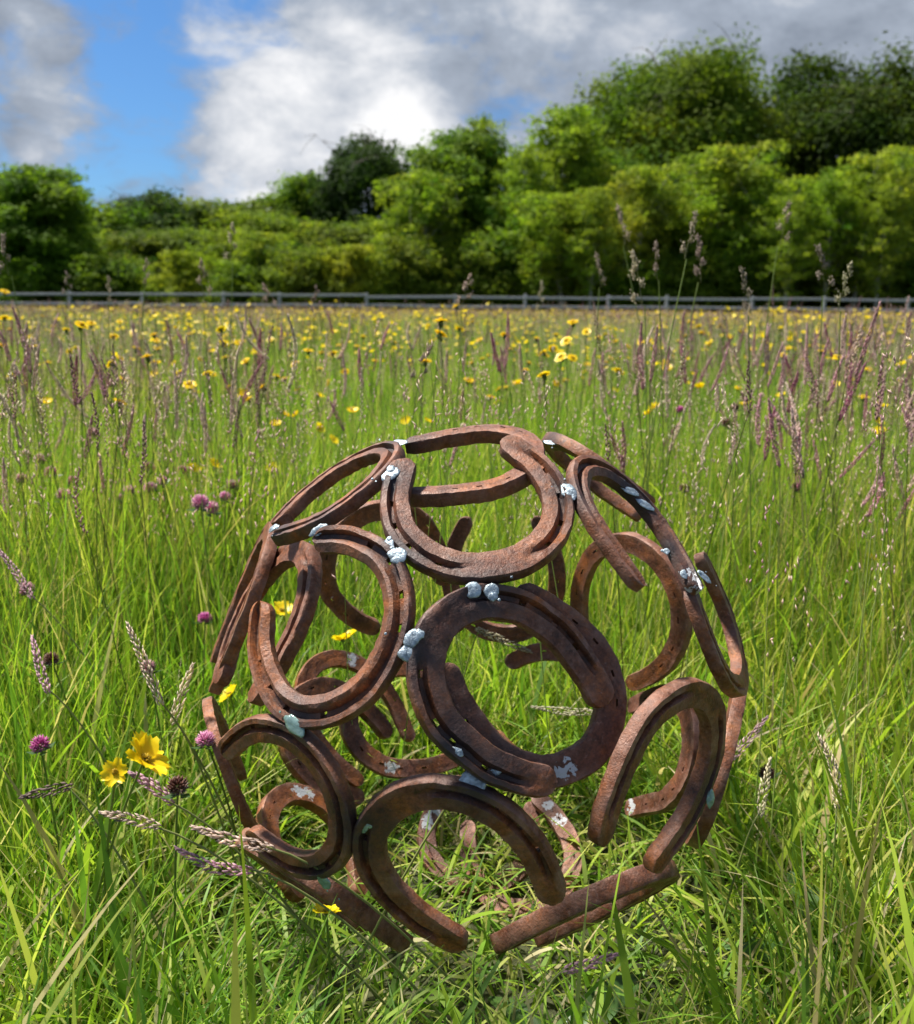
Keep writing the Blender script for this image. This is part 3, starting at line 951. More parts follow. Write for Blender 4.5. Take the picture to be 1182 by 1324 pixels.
put_tree('ash', 'ash_tree', 400, 226, 72, 120, 'olive green distant tree beside the very dark tree', turn=3.0)
put_tree('thicket', 'hedgerow_tree', 450, 290, 60, 140, 'shadowy low tree below the very dark tree')
put_tree('thicket', 'hedgerow_tree', 230, 298, 60, 150, 'shadowy undergrowth below the small dark tree')
put_tree('thicket', 'hedgerow_tree', 75, 300, 58, 160, 'shadowy undergrowth below the leafy ash alone')
put_tree('thicket', 'hedgerow_tree', 620, 275, 60, 170, 'shadowy undergrowth below the leafy ash by the dark tree')
put_tree('thicket', 'hedgerow_tree', 780, 268, 60, 180, 'shadowy undergrowth below the bushy trees')
put_tree('thicket', 'hedgerow_tree', 960, 270, 62, 230, 'shadowy undergrowth below the tallest domed tree')
put_tree('thicket', 'hedgerow_tree', 1130, 280, 62, 230, 'shadowy undergrowth below the bumpy topped tree')
put_tree('bush_y', 'young_shrub', 242, 326, 46, 60, 'bright yellow green shrub before the shadowy undergrowth', cat='shrub')
put_tree('bush_y', 'young_shrub', 448, 318, 46, 70, 'bright yellow green shrub under the very dark tree', cat='shrub')
put_tree('bush', 'low_shrub', 400, 322, 47, 90, 'pointed light green shrub behind the fence by the pale willow', cat='shrub')
put_tree('bush', 'low_shrub', 505, 308, 48, 95, 'leafy green shrub behind the fence below the very dark tree', cat='shrub')
put_tree('bush', 'low_shrub', 305, 340, 48, 85, 'low green shrub behind the fence below the pale rounded willow', cat='shrub')
put_tree('bush', 'low_shrub', 130, 332, 48, 100, 'low green shrub behind the fence near the leafy ash alone', cat='shrub')
put_tree('bush', 'low_shrub', 15, 335, 47, 90, 'low green shrub at the foot of the leafy ash alone', cat='shrub')
for x_, y_, w_ in ((575, 322, 90), (655, 300, 110), (785, 306, 120), (845, 330, 90), (905, 300, 110), (985, 345, 80), (1180, 310, 120)):
    put_tree('bush', 'low_shrub', x_, y_, 49, w_, 'low shaded shrub in the row behind the fence under the taller trees', 'shrubs in the row behind the fence', 'shrub')
put_tree('young', 'young_tree', 690, 190, 50, 80, 'feathery green young tree leaning into the sky gap', pale=True)
put_tree('young_b', 'sapling', 830, 215, 48, 100, 'loose light green sapling under the shoulder of the tallest domed tree', pale=True)
put_tree('young', 'young_tree', 985, 215, 48, 90, 'thin young tree between the broad sapling and the slender one', pale=True)
put_tree('young', 'young_tree', 1075, 225, 47, 80, 'thin pale stemmed young tree in front of the shaded olive thicket', pale=True)
put_tree('young_b', 'sapling', 545, 225, 50, 110, 'light green sapling at the foot of the leafy ash by the dark tree', pale=True)
put_tree('young_b', 'sapling', 330, 300, 48, 80, 'small light sapling before the pale rounded willow', pale=True)
put_tree('young', 'young_tree', 1150, 235, 45.5, 70, 'slim pale trunked young tree right behind the fence beside the long pale trunk', pale=True)
put_tree('young', 'young_tree', 1030, 250, 45.5, 65, 'slim young tree right behind the fence before the shaded olive thicket', pale=True)
put_tree('young', 'young_tree', 770, 240, 45.5, 70, 'slim young tree right behind the fence beside the straight trunked sapling', pale=True)
put_tree('young', 'young_tree', 98, 238, 52, 60, 'thin young tree at the shoulder of the leafy ash alone')


# ------------------------------------------------------------------ meadow grass: tufts instanced over the field
GREENS = np.array([(0.245, 0.375, 0.034), (0.180, 0.330, 0.032), (0.32, 0.440, 0.045), (0.120, 0.240, 0.030), (0.42, 0.460, 0.105)])
STRAW = np.array([(0.44, 0.37, 0.18), (0.34, 0.30, 0.13), (0.50, 0.44, 0.25)])
HEADS = np.array([(0.30, 0.175, 0.185), (0.36, 0.245, 0.225), (0.42, 0.33, 0.25), (0.26, 0.135, 0.155), (0.47, 0.40, 0.29)])


def pick(rng, table, m, jit=0.15):
    return table[rng.integers(0, len(table), m)] * (1 + rng.normal(0, jit, (m, 1))).clip(.5, 1.5)


def drift(x, y, k=1.0, ph=0.0):
    """slow patchiness over the field, about -1..1"""
    return (np.sin(x * 2.3 * k + ph) * np.cos(y * 1.9 * k - ph * 1.3) + .6 * np.sin(x * 5.1 * k - y * 3.7 * k + ph * 2) + .4 * np.cos(x * 9.3 * k + y * 11 * k + ph)) / 2


def spike(mb, rng, p0, p1, col, n=60, rad=.0030, sl=.006, sw=.0011, open_=.35):
    """a dense grass flower spike along p0..p1"""
    p0, p1 = np.array(p0, float), np.array(p1, float)
    ax = unit(p1 - p0)
    t = np.linspace(0, 1, n)
    r = rad * np.sin(PI * np.clip(t * .93 + .07, 0, 1)) ** .6 * (1.1 - .5 * t)
    ref = unit(np.cross(ax, [.3, .8, .1]))
    r2 = np.cross(ax, ref)
    th = np.arange(n) * 2.4 + rng.normal(0, .3, n)
    rad_d = ref * np.cos(th)[:, None] + r2 * np.sin(th)[:, None]
    bend = np.sin(t * PI) * rng.normal(0, .05) * np.linalg.norm(p1 - p0)
    c = p0 + (p1 - p0) * t[:, None] + rad_d * r[:, None] + ref * bend[:, None]
    cc = np.asarray(col) * (1 + rng.normal(0, .22, (n, 1))).clip(.4, 1.8)
    spindles(mb, c, ax + rad_d * open_ + rng.normal(0, .12, (n, 3)), sl * rng.uniform(.8, 1.3, n), sw * rng.uniform(.8, 1.3, n), cc)


def culm(mb, rng, b, H, n=44):
    d = np.array([*rng.normal(0, .12, 2), 1.0])
    h = H * rng.uniform(.78, 1.1)
    t = np.linspace(0, 1, 5)[:, None]
    p = b + d * h * t + np.array([*rng.normal(0, .02, 2), 0]) * t ** 2
    tube(mb, p, np.linspace(.0011, .0006, 5), 3, pick(rng, np.array([(.14, .18, .05), (.2, .19, .08)]), 1)[0], cap=False)
    ax = unit(d + rng.normal(0, .12, 3))
    spike(mb, rng, p[-1] - ax * .004, p[-1] + ax * rng.uniform(.05, .085), pick(rng, HEADS, 1)[0], n, rng.uniform(.0022, .0036))


def patch_mid(seed, size=.5, m=950):
    rng = np.random.default_rng(seed)
    mb = MB()
    b = np.column_stack([rng.uniform(-size / 2, size / 2, m) * 1.1, rng.uniform(-size / 2, size / 2, m) * 1.1, np.full(m, -.01)])
    cl_ = drift(b[:, 0], b[:, 1], 3.0, seed)
    L = .40 * rng.uniform(.5, 1.12, m) * (1 + .22 * cl_)
    c = pick(rng, GREENS, m)
    dry = rng.random(m) < .17
    c[dry] = pick(rng, STRAW, dry.sum())
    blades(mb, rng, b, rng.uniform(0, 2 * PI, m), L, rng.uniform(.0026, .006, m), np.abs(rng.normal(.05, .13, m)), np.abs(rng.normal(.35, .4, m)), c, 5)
    return mb


def patch_culm(seed, size=.8, m=32):
    rng = np.random.default_rng(seed)
    mb = MB()
    for i in range(m):
        culm(mb, rng, np.array([rng.uniform(-size / 2, size / 2), rng.uniform(-size / 2, size / 2), -.01]), .49, 36)
    return mb


def patch_haze(seed, size=.8, m=84):
    """fine open panicles: thin pale stems with a cloud of tiny spikelets"""
    rng = np.random.default_rng(seed)
    mb = MB()
    tints = np.array([(.62, .45, .42), (.56, .36, .39), (.68, .56, .45), (.66, .58, .42)])
    for i in range(m):
        b = np.array([rng.uniform(-size / 2, size / 2), rng.uniform(-size / 2, size / 2), 0])
        hgt = rng.uniform(.32, .54)
        tip = b + np.array([*rng.normal(0, .04, 2), hgt])
        tube(mb, [b, b * .5 + tip * .5 + np.array([*rng.normal(0, .012, 2), 0]), tip], [.0008, .0007, .0004], 3, (.34, .42, .12), cap=False)
        k = 20
        f = rng.uniform(0, 1, k)
        out = (1 - f) * .022 + .002
        az = rng.uniform(0, 2 * PI, k)
        c = tip + np.column_stack([np.cos(az) * out, np.sin(az) * out, (f - .75) * .10])
        spindles(mb, c, rng.normal(0, .35, (k, 3)) + [0, 0, 1], rng.uniform(.005, .010, k), .0009, pick(rng, tints[[rng.integers(4)]], k))
    return mb


def patch_far(seed, size=1.3, m=1000):
    rng = np.random.default_rng(seed)
    mb = MB()
    b = np.column_stack([rng.uniform(-.55, .55, m) * size, rng.uniform(-.55, .55, m) * size, np.zeros(m)])
    blades(mb, rng, b, rng.uniform(0, 2 * PI, m), rng.uniform(.26, .48, m), rng.uniform(.007, .014, m), np.abs(rng.normal(.05, .12, m)),
           np.abs(rng.normal(.3, .35, m)), pick(rng, GREENS[[0, 2, 4, 4]], m), 4)
    k = 60
    p = np.column_stack([rng.uniform(-.5, .5, k) * size, rng.uniform(-.5, .5, k) * size, rng.uniform(.40, .56, k)])
    spindles(mb, p, rng.normal(0, .2, (k, 3)) + [0, 0, 1], rng.uniform(.06, .10, k), rng.uniform(.003, .006, k), pick(rng, HEADS, k))
    return mb


def patch_yellow(seed, size=1.3, k=44):
    rng = np.random.default_rng(seed)
    mb = MB()
    p = np.column_stack([rng.uniform(-.5, .5, k) * size, rng.uniform(-.5, .5, k) * size, rng.uniform(.38, .56, k)])
    for q in p:
        tube(mb, [[q[0], q[1], 0], [q[0] * 1.02, q[1] * 1.02, q[2] * .5], q], [.0018, .0014, .0012], 3, (.08, .13, .03), cap=False)
        th = np.linspace(0, 2 * PI, 9, endpoint=False)
        nrm = unit(np.array([*rng.normal(0, .45, 2), 1]))
        u = unit(np.cross(nrm, [.2, 1, .1])); v = np.cross(nrm, u)
        R = rng.uniform(.008, .0125)
        ring = q + (u * np.cos(th)[:, None] + v * np.sin(th)[:, None]) * R * (1 + rng.normal(0, .1, (9, 1))) + nrm * .006
        mb.add(np.vstack([ring, q]), None, [(i, (i + 1) % 9, 9) for i in range(9)], np.array((.92, .68, .015)) * rng.uniform(.85, 1.08))
    return mb


def tuft_collection(name, meshes):
    c = bpy.data.collections.new(name)
    for i, (mb, mat) in enumerate(meshes):
        o = bpy.data.objects.new('%s_%02d' % (name, i), mb.mesh('%s_%02d' % (name, i), mat))
        c.objects.link(o)
    return c


def scatter(name, coll, P, rot, scl, idx, label):
    me = bpy.data.meshes.new(name)
    me.vertices.add(len(P))
    me.vertices.foreach_set('co', np.asarray(P, np.float32).ravel())
    a = me.attributes.new('rot', 'FLOAT_VECTOR', 'POINT'); a.data.foreach_set('vector', np.asarray(rot, np.float32).ravel())
    a = me.attributes.new('scl', 'FLOAT_VECTOR', 'POINT'); a.data.foreach_set('vector', np.asarray(scl, np.float32).ravel())
    a = me.attributes.new('idx', 'INT', 'POINT'); a.data.foreach_set('value', np.asarray(idx, np.int32))
    me.update()
    o = obj(name, me)
    g = bpy.data.node_groups.new(name, 'GeometryNodeTree')
    g.interface.new_socket('Geometry', in_out='INPUT', socket_type='NodeSocketGeometry')
    g.interface.new_socket('Geometry', in_out='OUTPUT', socket_type='NodeSocketGeometry')
    n, l = g.nodes, g.links
    gi, go = n.new('NodeGroupInput'), n.new('NodeGroupOutput')
    ci = n.new('GeometryNodeCollectionInfo')
    ci.inputs['Collection'].default_value = coll
    ci.inputs['Separate Children'].default_value = True
    ci.inputs['Reset Children'].default_value = True
    ip = n.new('GeometryNodeInstanceOnPoints')
    ip.inputs['Pick Instance'].default_value = True

    def named(nm, typ):
        x = n.new('GeometryNodeInputNamedAttribute')
        x.data_type = typ
        x.inputs['Name'].default_value = nm
        return x.outputs[0]
    l.new(gi.outputs[0], ip.inputs['Points'])
    l.new(ci.outputs[0], ip.inputs['Instance'])
    l.new(named('idx', 'INT'), ip.inputs['Instance Index'])
    er = n.new('FunctionNodeEulerToRotation')
    l.new(named('rot', 'FLOAT_VECTOR'), er.inputs[0])
    l.new(er.outputs[0], ip.inputs['Rotation'])
    l.new(named('scl', 'FLOAT_VECTOR'), ip.inputs['Scale'])
    l.new(ip.outputs[0], go.inputs[0])
    md = o.modifiers.new('scatter', 'NODES')
    md.node_group = g
    tag(o, label, 'grass', kind='stuff')
    return o


rngF = np.random.default_rng(77)


def field(y0, y1, dens, margin=.45):
    """random points over the strip of meadow between two distances"""
    half = 0.50 * y1 + margin
    n = int((y1 - y0) * 2 * half * dens)
    P = np.column_stack([rngF.uniform(-half, half, n), rngF.uniform(y0, y1, n), np.zeros(n)])
    return P[np.abs(P[:, 0]) < 0.50 * P[:, 1] + margin]


def grid(y0, y1, step, margin=.6):
    ys = np.arange(y0, y1, step)
    out = []
    for y in ys:
        half = .5 * y + margin
        x = np.arange(-half, half, step)
        out.append(np.column_stack([x + rngF.uniform(-.3, .3, len(x)) * step, y + rngF.uniform(-.3, .3, len(x)) * step, 0 * x]))
    return np.concatenate(out)


def grass_height(P):
    """how tall the grass stands: flattened round the sculpture and where people walked, tall further out"""
    x, y = P[:, 0], P[:, 1]
    d = np.hypot((x - SPH_C.x) / 1.15, y - SPH_C.y)
    h = np.clip((y - 1.05) / 0.75, 0, 1)
    h = np.maximum(h, np.clip((d - .27) / .5, 0, 1) * np.clip((y - .80) / .45, 0, 1))
    h = h * np.clip((np.hypot(x - SPH_C.x, y - SPH_C.y) - .22) / .12, 0, 1)
    left = np.clip((-x - .30) / .15, 0, 1) * np.clip((y - .72) / .3, 0, 1)
    return np.maximum(h, left * .75)


def near_grass():
    rng = np.random.default_rng(9)
    mb = MB()
    # standing blades
    P = field(.52, 2.5, 21000, .40)
    h = grass_height(P)
    h = h * (1 + .20 * drift(P[:, 0], P[:, 1], 1.6, 1.0))
    keep = rng.random(len(P)) < np.clip((h - .10) / .35, 0, 1) * (.72 + .28 * drift(P[:, 0], P[:, 1], 3.2, 4.0))
    P, h = P[keep], h[keep]
    m = len(P)
    P[:, 2] = -.01
    L = (.07 + .31 * h) * rng.uniform(.5, 1.18, m)
    c = pick(rng, GREENS, m)
    dry = rng.random(m) < .07
    c[dry] = pick(rng, STRAW, dry.sum())
    wd = rng.uniform(.0016, .0040, m)
    wide = rng.random(m) < .05
    wd[wide] *= 1.8
    sw = .25 * drift(P[:, 0], P[:, 1], .9, 2.0)
    az = rng.uniform(0, 2 * PI, m)
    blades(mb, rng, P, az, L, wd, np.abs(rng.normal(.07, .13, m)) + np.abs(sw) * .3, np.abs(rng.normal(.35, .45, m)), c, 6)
    # flattened, tangled blades
    P = field(.50, 2.0, 16500, .40)
    h = grass_height(P)
    keep = rng.random(len(P)) < np.clip(1.05 - h * 1.0, .10, 1)
    P = P[keep]
    m = len(P)
    P[:, 2] = rng.uniform(-.01, .028, m)
    c = pick(rng, GREENS, m) * .95
    dry = rng.random(m) < .13
    c[dry] = pick(rng, STRAW, dry.sum())
    dS = np.hypot(P[:, 0] - SPH_C.x, P[:, 1] - SPH_C.y)
    thin = rng.random(m) < np.where(dS < .25, .62, 1.0)
    P, c, dS = P[thin], c[thin], dS[thin]
    m = len(P)
    crush = np.clip((.36 - dS) / .14, 0, 1)          # pressed flat under and beside the ball
    wd = rng.uniform(.0018, .0050, m)
    wide = rng.random(m) < .07
    wd[wide] *= 1.9
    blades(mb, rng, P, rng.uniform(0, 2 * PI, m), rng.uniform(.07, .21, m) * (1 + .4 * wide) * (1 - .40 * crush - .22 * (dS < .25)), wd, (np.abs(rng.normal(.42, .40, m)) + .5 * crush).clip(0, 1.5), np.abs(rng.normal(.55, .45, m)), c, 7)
    # long arching broad blades
    P = field(.56, 2.2, 420, .40)
    P = P[np.hypot(P[:, 0] - SPH_C.x, P[:, 1] - SPH_C.y) > .30]
    h = grass_height(P)
    m = len(P)
    blades(mb, rng, P, rng.uniform(0, 2 * PI, m), rng.uniform(.12, .26, m) * (.8 + .6 * h), rng.uniform(.004, .0075, m), np.abs(rng.normal(.2, .22, m)),
           np.abs(rng.normal(.9, .5, m)), pick(rng, GREENS[[0, 1, 3]], m), 9, .35)
    o = obj('meadow_grass', mb.mesh('meadow_grass', M_GRASS))
    tag(o, 'long green meadow grass all round the sculpture', 'grass', kind='stuff')


near_grass()
C_MID = tuft_collection('patch_mid', [(patch_mid(s), M_GRASS) for s in range(30, 36)])
C_CULM = tuft_collection('culm', [(patch_culm(s), M_SEED) for s in range(60, 65)])
C_HAZE = tuft_collection('haze', [(patch_haze(s), M_SEED) for s in range(90, 94)])
C_FAR = tuft_collection('patch', [(patch_far(s), M_GRASS) for s in range(70, 75)])
C_YEL = tuft_collection('yellow', [(patch_yellow(s), M_PETAL) for s in range(80, 84)])


def spins(n, tilt=.12):
    return np.column_stack([rngF.normal(0, tilt, n), rngF.normal(0, tilt, n), rngF.uniform(0, 2 * PI, n)])


P = grid(2.55, 10.0, .46)
s4 = rngF.uniform(.88, 1.1, len(P)) * (1 + .10 * drift(P[:, 0], P[:, 1], .6, 3.0))
scatter('middle_meadow', C_MID, P, spins(len(P), .03), np.column_stack([1 + 0 * s4, 1 + 0 * s4, s4]), rngF.integers(0, 6, len(P)), 'long upright grass of the middle meadow')

P = np.concatenate([grid(10.0, 41.0, 1.15, 2.0), grid(43.9, 47.0, 1.15, 2.0)])
sf = rngF.uniform(.85, 1.15, len(P)) * np.clip(1.0 - (P[:, 1] - 12) / 30 * .35, .65, 1)
scatter('far_meadow', C_FAR, P, spins(len(P), .02), np.column_stack([sf ** 0, sf ** 0, sf]), rngF.integers(0, 5, len(P)), 'hazy far meadow of grass and seed heads before the fence')

P = np.concatenate([grid(2.3, 11.0, .8), [q for q in grid(1.5, 2.2, .5) if abs(q[0] - .02) > .30 * q[1]]])
keep = rngF.random(len(P)) < .72 + .35 * drift(P[:, 0], P[:, 1], .7, 5.0) + .25 * (np.abs(P[:, 0]) > .18 * P[:, 1])
P = P[keep]
sc_ = rngF.uniform(.88, 1.10, len(P))
scatter('seed_grass', C_CULM, P, spins(len(P), .04), np.column_stack([sc_, sc_, sc_]), rngF.integers(0, 5, len(P)), 'countless small purple and tan grass seed heads across the meadow')

P = np.concatenate([grid(1.8, 12.0, .74), [q for q in grid(1.35, 1.75, .55) if abs(q[0] - .02) > .30 * q[1]]])
keep = rngF.random(len(P)) < .70 + .5 * drift(P[:, 0], P[:, 1], .8, 1.0) + .3 * (np.abs(P[:, 0] - .02) > .2 * P[:, 1])
P = P[keep]
sh_ = rngF.uniform(.85, 1.10, len(P))
scatter('fine_seed_grass', C_HAZE, P, spins(len(P), .04), np.column_stack([sh_, sh_, sh_]), rngF.integers(0, 4, len(P)), 'pinkish haze of fine open grass panicles over the meadow')

P = np.concatenate([grid(3.6, 12.0, 1.0), grid(12.0, 41.0, 1.15, 1.0)])
keep = rngF.random(len(P)) < .72 + .7 * drift(P[:, 0], P[:, 1], .25, 2.0)
P = P[keep]
sy = rngF.uniform(.88, 1.12, len(P)) * np.clip(1.0 - (P[:, 1] - 12) / 30 * .30, .70, 1)
scatter('far_yellow_flowers', C_YEL, P, spins(len(P), .02), np.column_stack([sy, sy, sy]), rngF.integers(0, 4, len(P)), 'drift of tiny yellow flowers in the far meadow')


# ------------------------------------------------------------------ flowers and single grasses
def hawk_head(seed, R=.0128):
    """dandelion-like flower head: many strap rays over a green cup"""
    rng = np.random.default_rng(seed)
    mb = MB()
    for layer, (n, r, up) in enumerate(((22, R, .12), (17, R * .78, .35), (12, R * .5, .7))):
        th = np.linspace(0, 2 * PI, n, endpoint=False) + rng.uniform(0, .3)
        for a in th:
            rr = r * rng.uniform(.85, 1.1)
            d = np.array([math.cos(a), math.sin(a), 0]); s = np.array([-d[1], d[0], 0])
            u = up + rng.normal(0, .1)
            p0 = d * .002 + [0, 0, .002]
            p1 = d * rr * .55 + [0, 0, .002 + rr * u * .5]
            p2 = d * rr + [0, 0, .002 + rr * u * .62]
            w = R * .17
            mb.add([p0 - s * w * .4, p0 + s * w * .4, p1 + s * w, p1 - s * w, p2 + s * w * .85, p2 - s * w * .85],
                   [(0, 1, 2, 3), (3, 2, 4, 5)], None, np.array((.94, .69, .012)) * rng.uniform(.85, 1.08) * (1 if layer < 2 else .9))
    k = 26
    d = unit(np.column_stack([rng.normal(0, 1, k), rng.normal(0, 1, k), np.abs(rng.normal(0, .8, k)) + .6]))
    spindles(mb, d * R * .26 + [0, 0, .003], d, R * .42, R * .07, np.array((.92, .64, .012)) * rng.uniform(.8, 1.05, (k, 1)))
    t = np.linspace(0, 1, 5)[:, None]
    tube(mb, np.array([0, 0, -.009]) * (1 - t) + np.array([0, 0, .003]) * t, np.array([.0014, .0034, .0042, .0042, .003]), 8, (.10, .15, .04))
    return mb.mesh('flower_head', M_PETAL)


def petal_mesh(R=.017, seed=0, col=(.94, .70, .010), narrow=1.0):
    """one cupped petal with a notched tip, pointing along +X"""
    rng = np.random.default_rng(seed)
    n, k = 8, 7
    V = []
    for i in range(n):
        t = i / (n - 1)
        w = R * .60 * narrow * math.sin(min(1, t * 1.08 + .06) * PI * .74) ** .8
        for j in range(k):
            s = (j / (k - 1) - .5) * 2
            notch = R * .10 * (1 if j % 2 else -.6) * max(0, t - .8) / .2
            V.append((R * t * (1 - .08 * s * s) + notch, w * s, R * (.30 * t ** 1.6 + .14 * s * s * t - .10 * t ** 4) + rng.normal(0, R * .012)))
    i = np.arange(n - 1)[:, None] * k + np.arange(k - 1)[None]
    q = np.stack([i, i + 1, i + k + 1, i + k], -1).reshape(-1, 4)
    c = np.repeat((np.array(col) * np.linspace(.86, 1.04, n)[:, None]), k, 0)
    return MB().add(V, q, None, c).mesh('petal', M_PETAL)


def butter_centre():
    rng = np.random.default_rng(3)
    mb = MB()
    d = unit(np.column_stack([rng.normal(0, 1, 60), rng.normal(0, 1, 60), np.abs(rng.normal(0, .8, 60)) + .3]))
    spindles(mb, d * .0032 + [0, 0, .0015], d, .004, .0006, np.array((.70, .50, .03)) * rng.uniform(.7, 1.1, (60, 1)))
    t = np.linspace(0, 1, 4)[:, None]
    tube(mb, np.array([0, 0, -.003]) * (1 - t) + np.array([0, 0, .003]) * t, [.001, .003, .003, .0015], 8, (.15, .22, .05))
    return mb.mesh('flower_centre', M_PETAL)


def butter_small(seed, R=.0125):
    """whole small buttercup head in one piece, for flowers further off"""
    mb = MB()
    rng = np.random.default_rng(seed)
    n, k = 5, 5
    for a in np.arange(5) * 2 * PI / 5:
        V = []
        ca, sa = math.cos(a), math.sin(a)
        cup = rng.uniform(.35, .6)
        for i in range(n):
            t = i / (n - 1)
            w = R * .64 * math.sin(min(1, t * 1.12 + .06) * PI * .8) ** .8
            for j in range(k):
                s = (j / (k - 1) - .5) * 2
                x, y, z = R * t, w * s, R * (cup * t ** 1.6 + .1 * s * s * t)
                V.append((x * ca - y * sa, x * sa + y * ca, z))
        i = np.arange(n - 1)[:, None] * k + np.arange(k - 1)[None]
        mb.add(V, np.stack([i, i + 1, i + k + 1, i + k], -1).reshape(-1, 4), None, np.array((.93, .70, .010)) * rng.uniform(.92, 1.05))
    d = unit(np.column_stack([rng.normal(0, 1, 24), rng.normal(0, 1, 24), np.abs(rng.normal(0, .8, 24)) + .4]))
    spindles(mb, d * .0026 + [0, 0, .001], d, .0035, .0006, (.62, .46, .03))
    return mb.mesh('flower_head', M_PETAL)


def clover_head(seed, tint, R=.0115):
    rng = np.random.default_rng(seed)
    mb = MB()
    n = 90
    z = 1 - 2 * (np.arange(n) + .5) / n * .88
    th = np.arange(n) * 2.39996
    r = np.sqrt(np.clip(1 - z * z, 0, 1))
    d = np.column_stack([r * np.cos(th), r * np.sin(th), z])
    dd = unit(d + [0, 0, .55])
    c = np.array(tint) * (1 + rng.normal(0, .18, (n, 1))).clip(.5, 1.6)
    pal = (z < -.2)
    c[pal] = c[pal] * .5 + np.array((.45, .33, .30)) * .4
    spindles(mb, d * R * .66 * np.array([1, 1, .95]) + rng.normal(0, R * .04, (n, 3)), dd, R * .85, R * .10, c)
    for a in range(3):
        az = a * 2.1 + seed
        mb.add([(0, 0, -R * .75), (math.cos(az - .5) * R * .9, math.sin(az - .5) * R * .9, -R * .7), (math.cos(az) * R * 1.7, math.sin(az) * R * 1.7, -R * .5),
                (math.cos(az + .5) * R * .9, math.sin(az + .5) * R * .9, -R * .7)], [(0, 1, 2, 3)], None, (.06, .12, .03))
    return mb.mesh('flower_head', M_PETAL)


def fox_head(seed, tint, L=.08, rad=.0042):
    rng = np.random.default_rng(seed)
    mb = MB()
    spike(mb, rng, (0, 0, -.004), (rng.normal(0, .010), rng.normal(0, .010), L), tint, int(95 * L / .08), rad, .0065, .0011, .30)
    return mb.mesh('seed_head', M_SEED)


def cocks_head(seed, tint, L=.085):
    """one-sided clusters of spikelets on short side branches"""
    rng = np.random.default_rng(seed)
    mb = MB()
    t = np.linspace(0, 1, 6)
    ax = np.column_stack([.006 * np.sin(t * 2 + seed), .004 * np.cos(t * 3), t * L])
    tube(mb, ax, np.linspace(.0008, .0004, 6), 4, (.20, .20, .09), cap=False)
    for i, f in enumerate((.05, .32, .52, .66, .78, .88, .97)):
        b = np.array([np.interp(f, t, ax[:, k]) for k in range(3)])
        az = rng.normal(0, .5) + (PI if i % 3 == 1 else 0)
        out = (1 - f) * .013 + .002
        e = b + np.array([math.cos(az) * out, math.sin(az) * out, out * 1.2])
        tube(mb, [b, (b + e) / 2, e], [.0005, .0004, .0004], 3, (.20, .20, .09), cap=False)
        n = int(20 + 16 * (1 - f))
        cs = .0030 + .0022 * (1 - f)
        c = e + rng.normal(0, 1, (n, 3)) * cs * np.array([.6, .6, 1.0])
        d = unit((c - e) * 60 + np.array([math.cos(az) * .4, math.sin(az) * .4, 1.0]))
        spindles(mb, c, d, rng.uniform(.0055, .008, n), rng.uniform(.0009, .0013, n), np.array(tint) * (1 + rng.normal(0, .25, (n, 1))).clip(.4, 1.7))
    return mb.mesh('seed_head', M_SEED)


def plant(name, base, tip, head, part, label, cat, group=None, r=.0012, stem=(.085, .14, .03), sag=.04, turn=0.0, tilt=(0, 0), size=1.0, seed=0, thick=None):
    """stem mesh standing on the ground with its head as a part"""
    rng = np.random.default_rng(seed)
    base, tip = Vector(base), Vector(tip)
    v = np.array(tip - base)
    t = np.linspace(0, 1, 8)[:, None]
    L = np.linalg.norm(v)
    hor = np.array([v[0], v[1], 0])
    p = v * t - hor * (t * (1 - t)) * .6 + np.array([*rng.normal(0, sag * .5, 2), 0]) * np.sin(t * PI) * L
    p[0, 2] = -.012
    mb = MB()
    tube(mb, p, r * np.linspace(1.15, .75, 8), 5, stem)
    o = obj(name, mb.mesh(name, M_STEM), None, base)
    tag(o, label, cat, group, 'thing')
    d = unit(p[-1] - p[-3])
    q = Vector(d).to_track_quat('Z', 'Y')
    h = obj(part, head, o, p[-1])
    h.rotation_mode = 'QUATERNION'
    from mathutils import Euler
    h.rotation_quaternion = q @ Euler((tilt[0], tilt[1], turn)).to_quaternion()
    h.scale = (size,) * 3 if thick is None else (thick, thick, size)
    return o


HAWK = [hawk_head(s) for s in range(4)]
BUTT = [butter_small(s) for s in range(3)]
rp = random.Random(21)
YG = 'yellow flowers standing above the meadow grass'


def stem_base(tip, spread=.05):
    return (tip.x + rp.uniform(-spread, spread), tip.y + rp.uniform(-spread, spread), 0)


# composite yellow flowers picked out in the photograph: pixel and rough size in pixels
YEL = [(105, 422, 21), (118, 419, 15), (199, 434, 12), (147, 436, 12), (43, 449, 12), (177, 452, 14), (191, 463, 20), (201, 470, 15), (145, 471, 16), (155, 464, 13),
       (125, 480, 12), (159, 491, 13), (233, 483, 13), (245, 499, 20), (253, 508, 13), (252, 518, 11), (155, 522, 20), (314, 513, 13), (286, 427, 14),
       (308, 444, 12), (259, 465, 9), (292, 463, 11), (318, 468, 15), (382, 471, 14), (358, 488, 14), (368, 491, 14), (299, 502, 14), (345, 513, 10), (6, 412, 13),
       (6, 378, 12), (590, 397, 12), (570, 417, 21), (569, 433, 18), (594, 426, 12), (550, 469, 18), (741, 418, 17), (759, 430, 13), (733, 442, 17), (694, 439, 12), (726, 463, 20),
       (740, 464, 15), (684, 470, 11), (679, 480, 15), (704, 486, 20), (645, 504, 13), (645, 521, 13), (731, 493, 11), (510, 444, 11), (425, 495, 10),
       (783, 433, 10), (887, 435, 9), (62, 470, 11), (90, 455, 10), (330, 452, 10), (350, 440, 10), (402, 455, 10), (470, 436, 9), (620, 440, 9), (660, 452, 10), (812, 448, 9),
       (840, 440, 9), (30, 498, 10), (205, 452, 11), (225, 470, 10), (276, 485, 11), (385, 505, 10), (413, 478, 11), (440, 462, 10)]
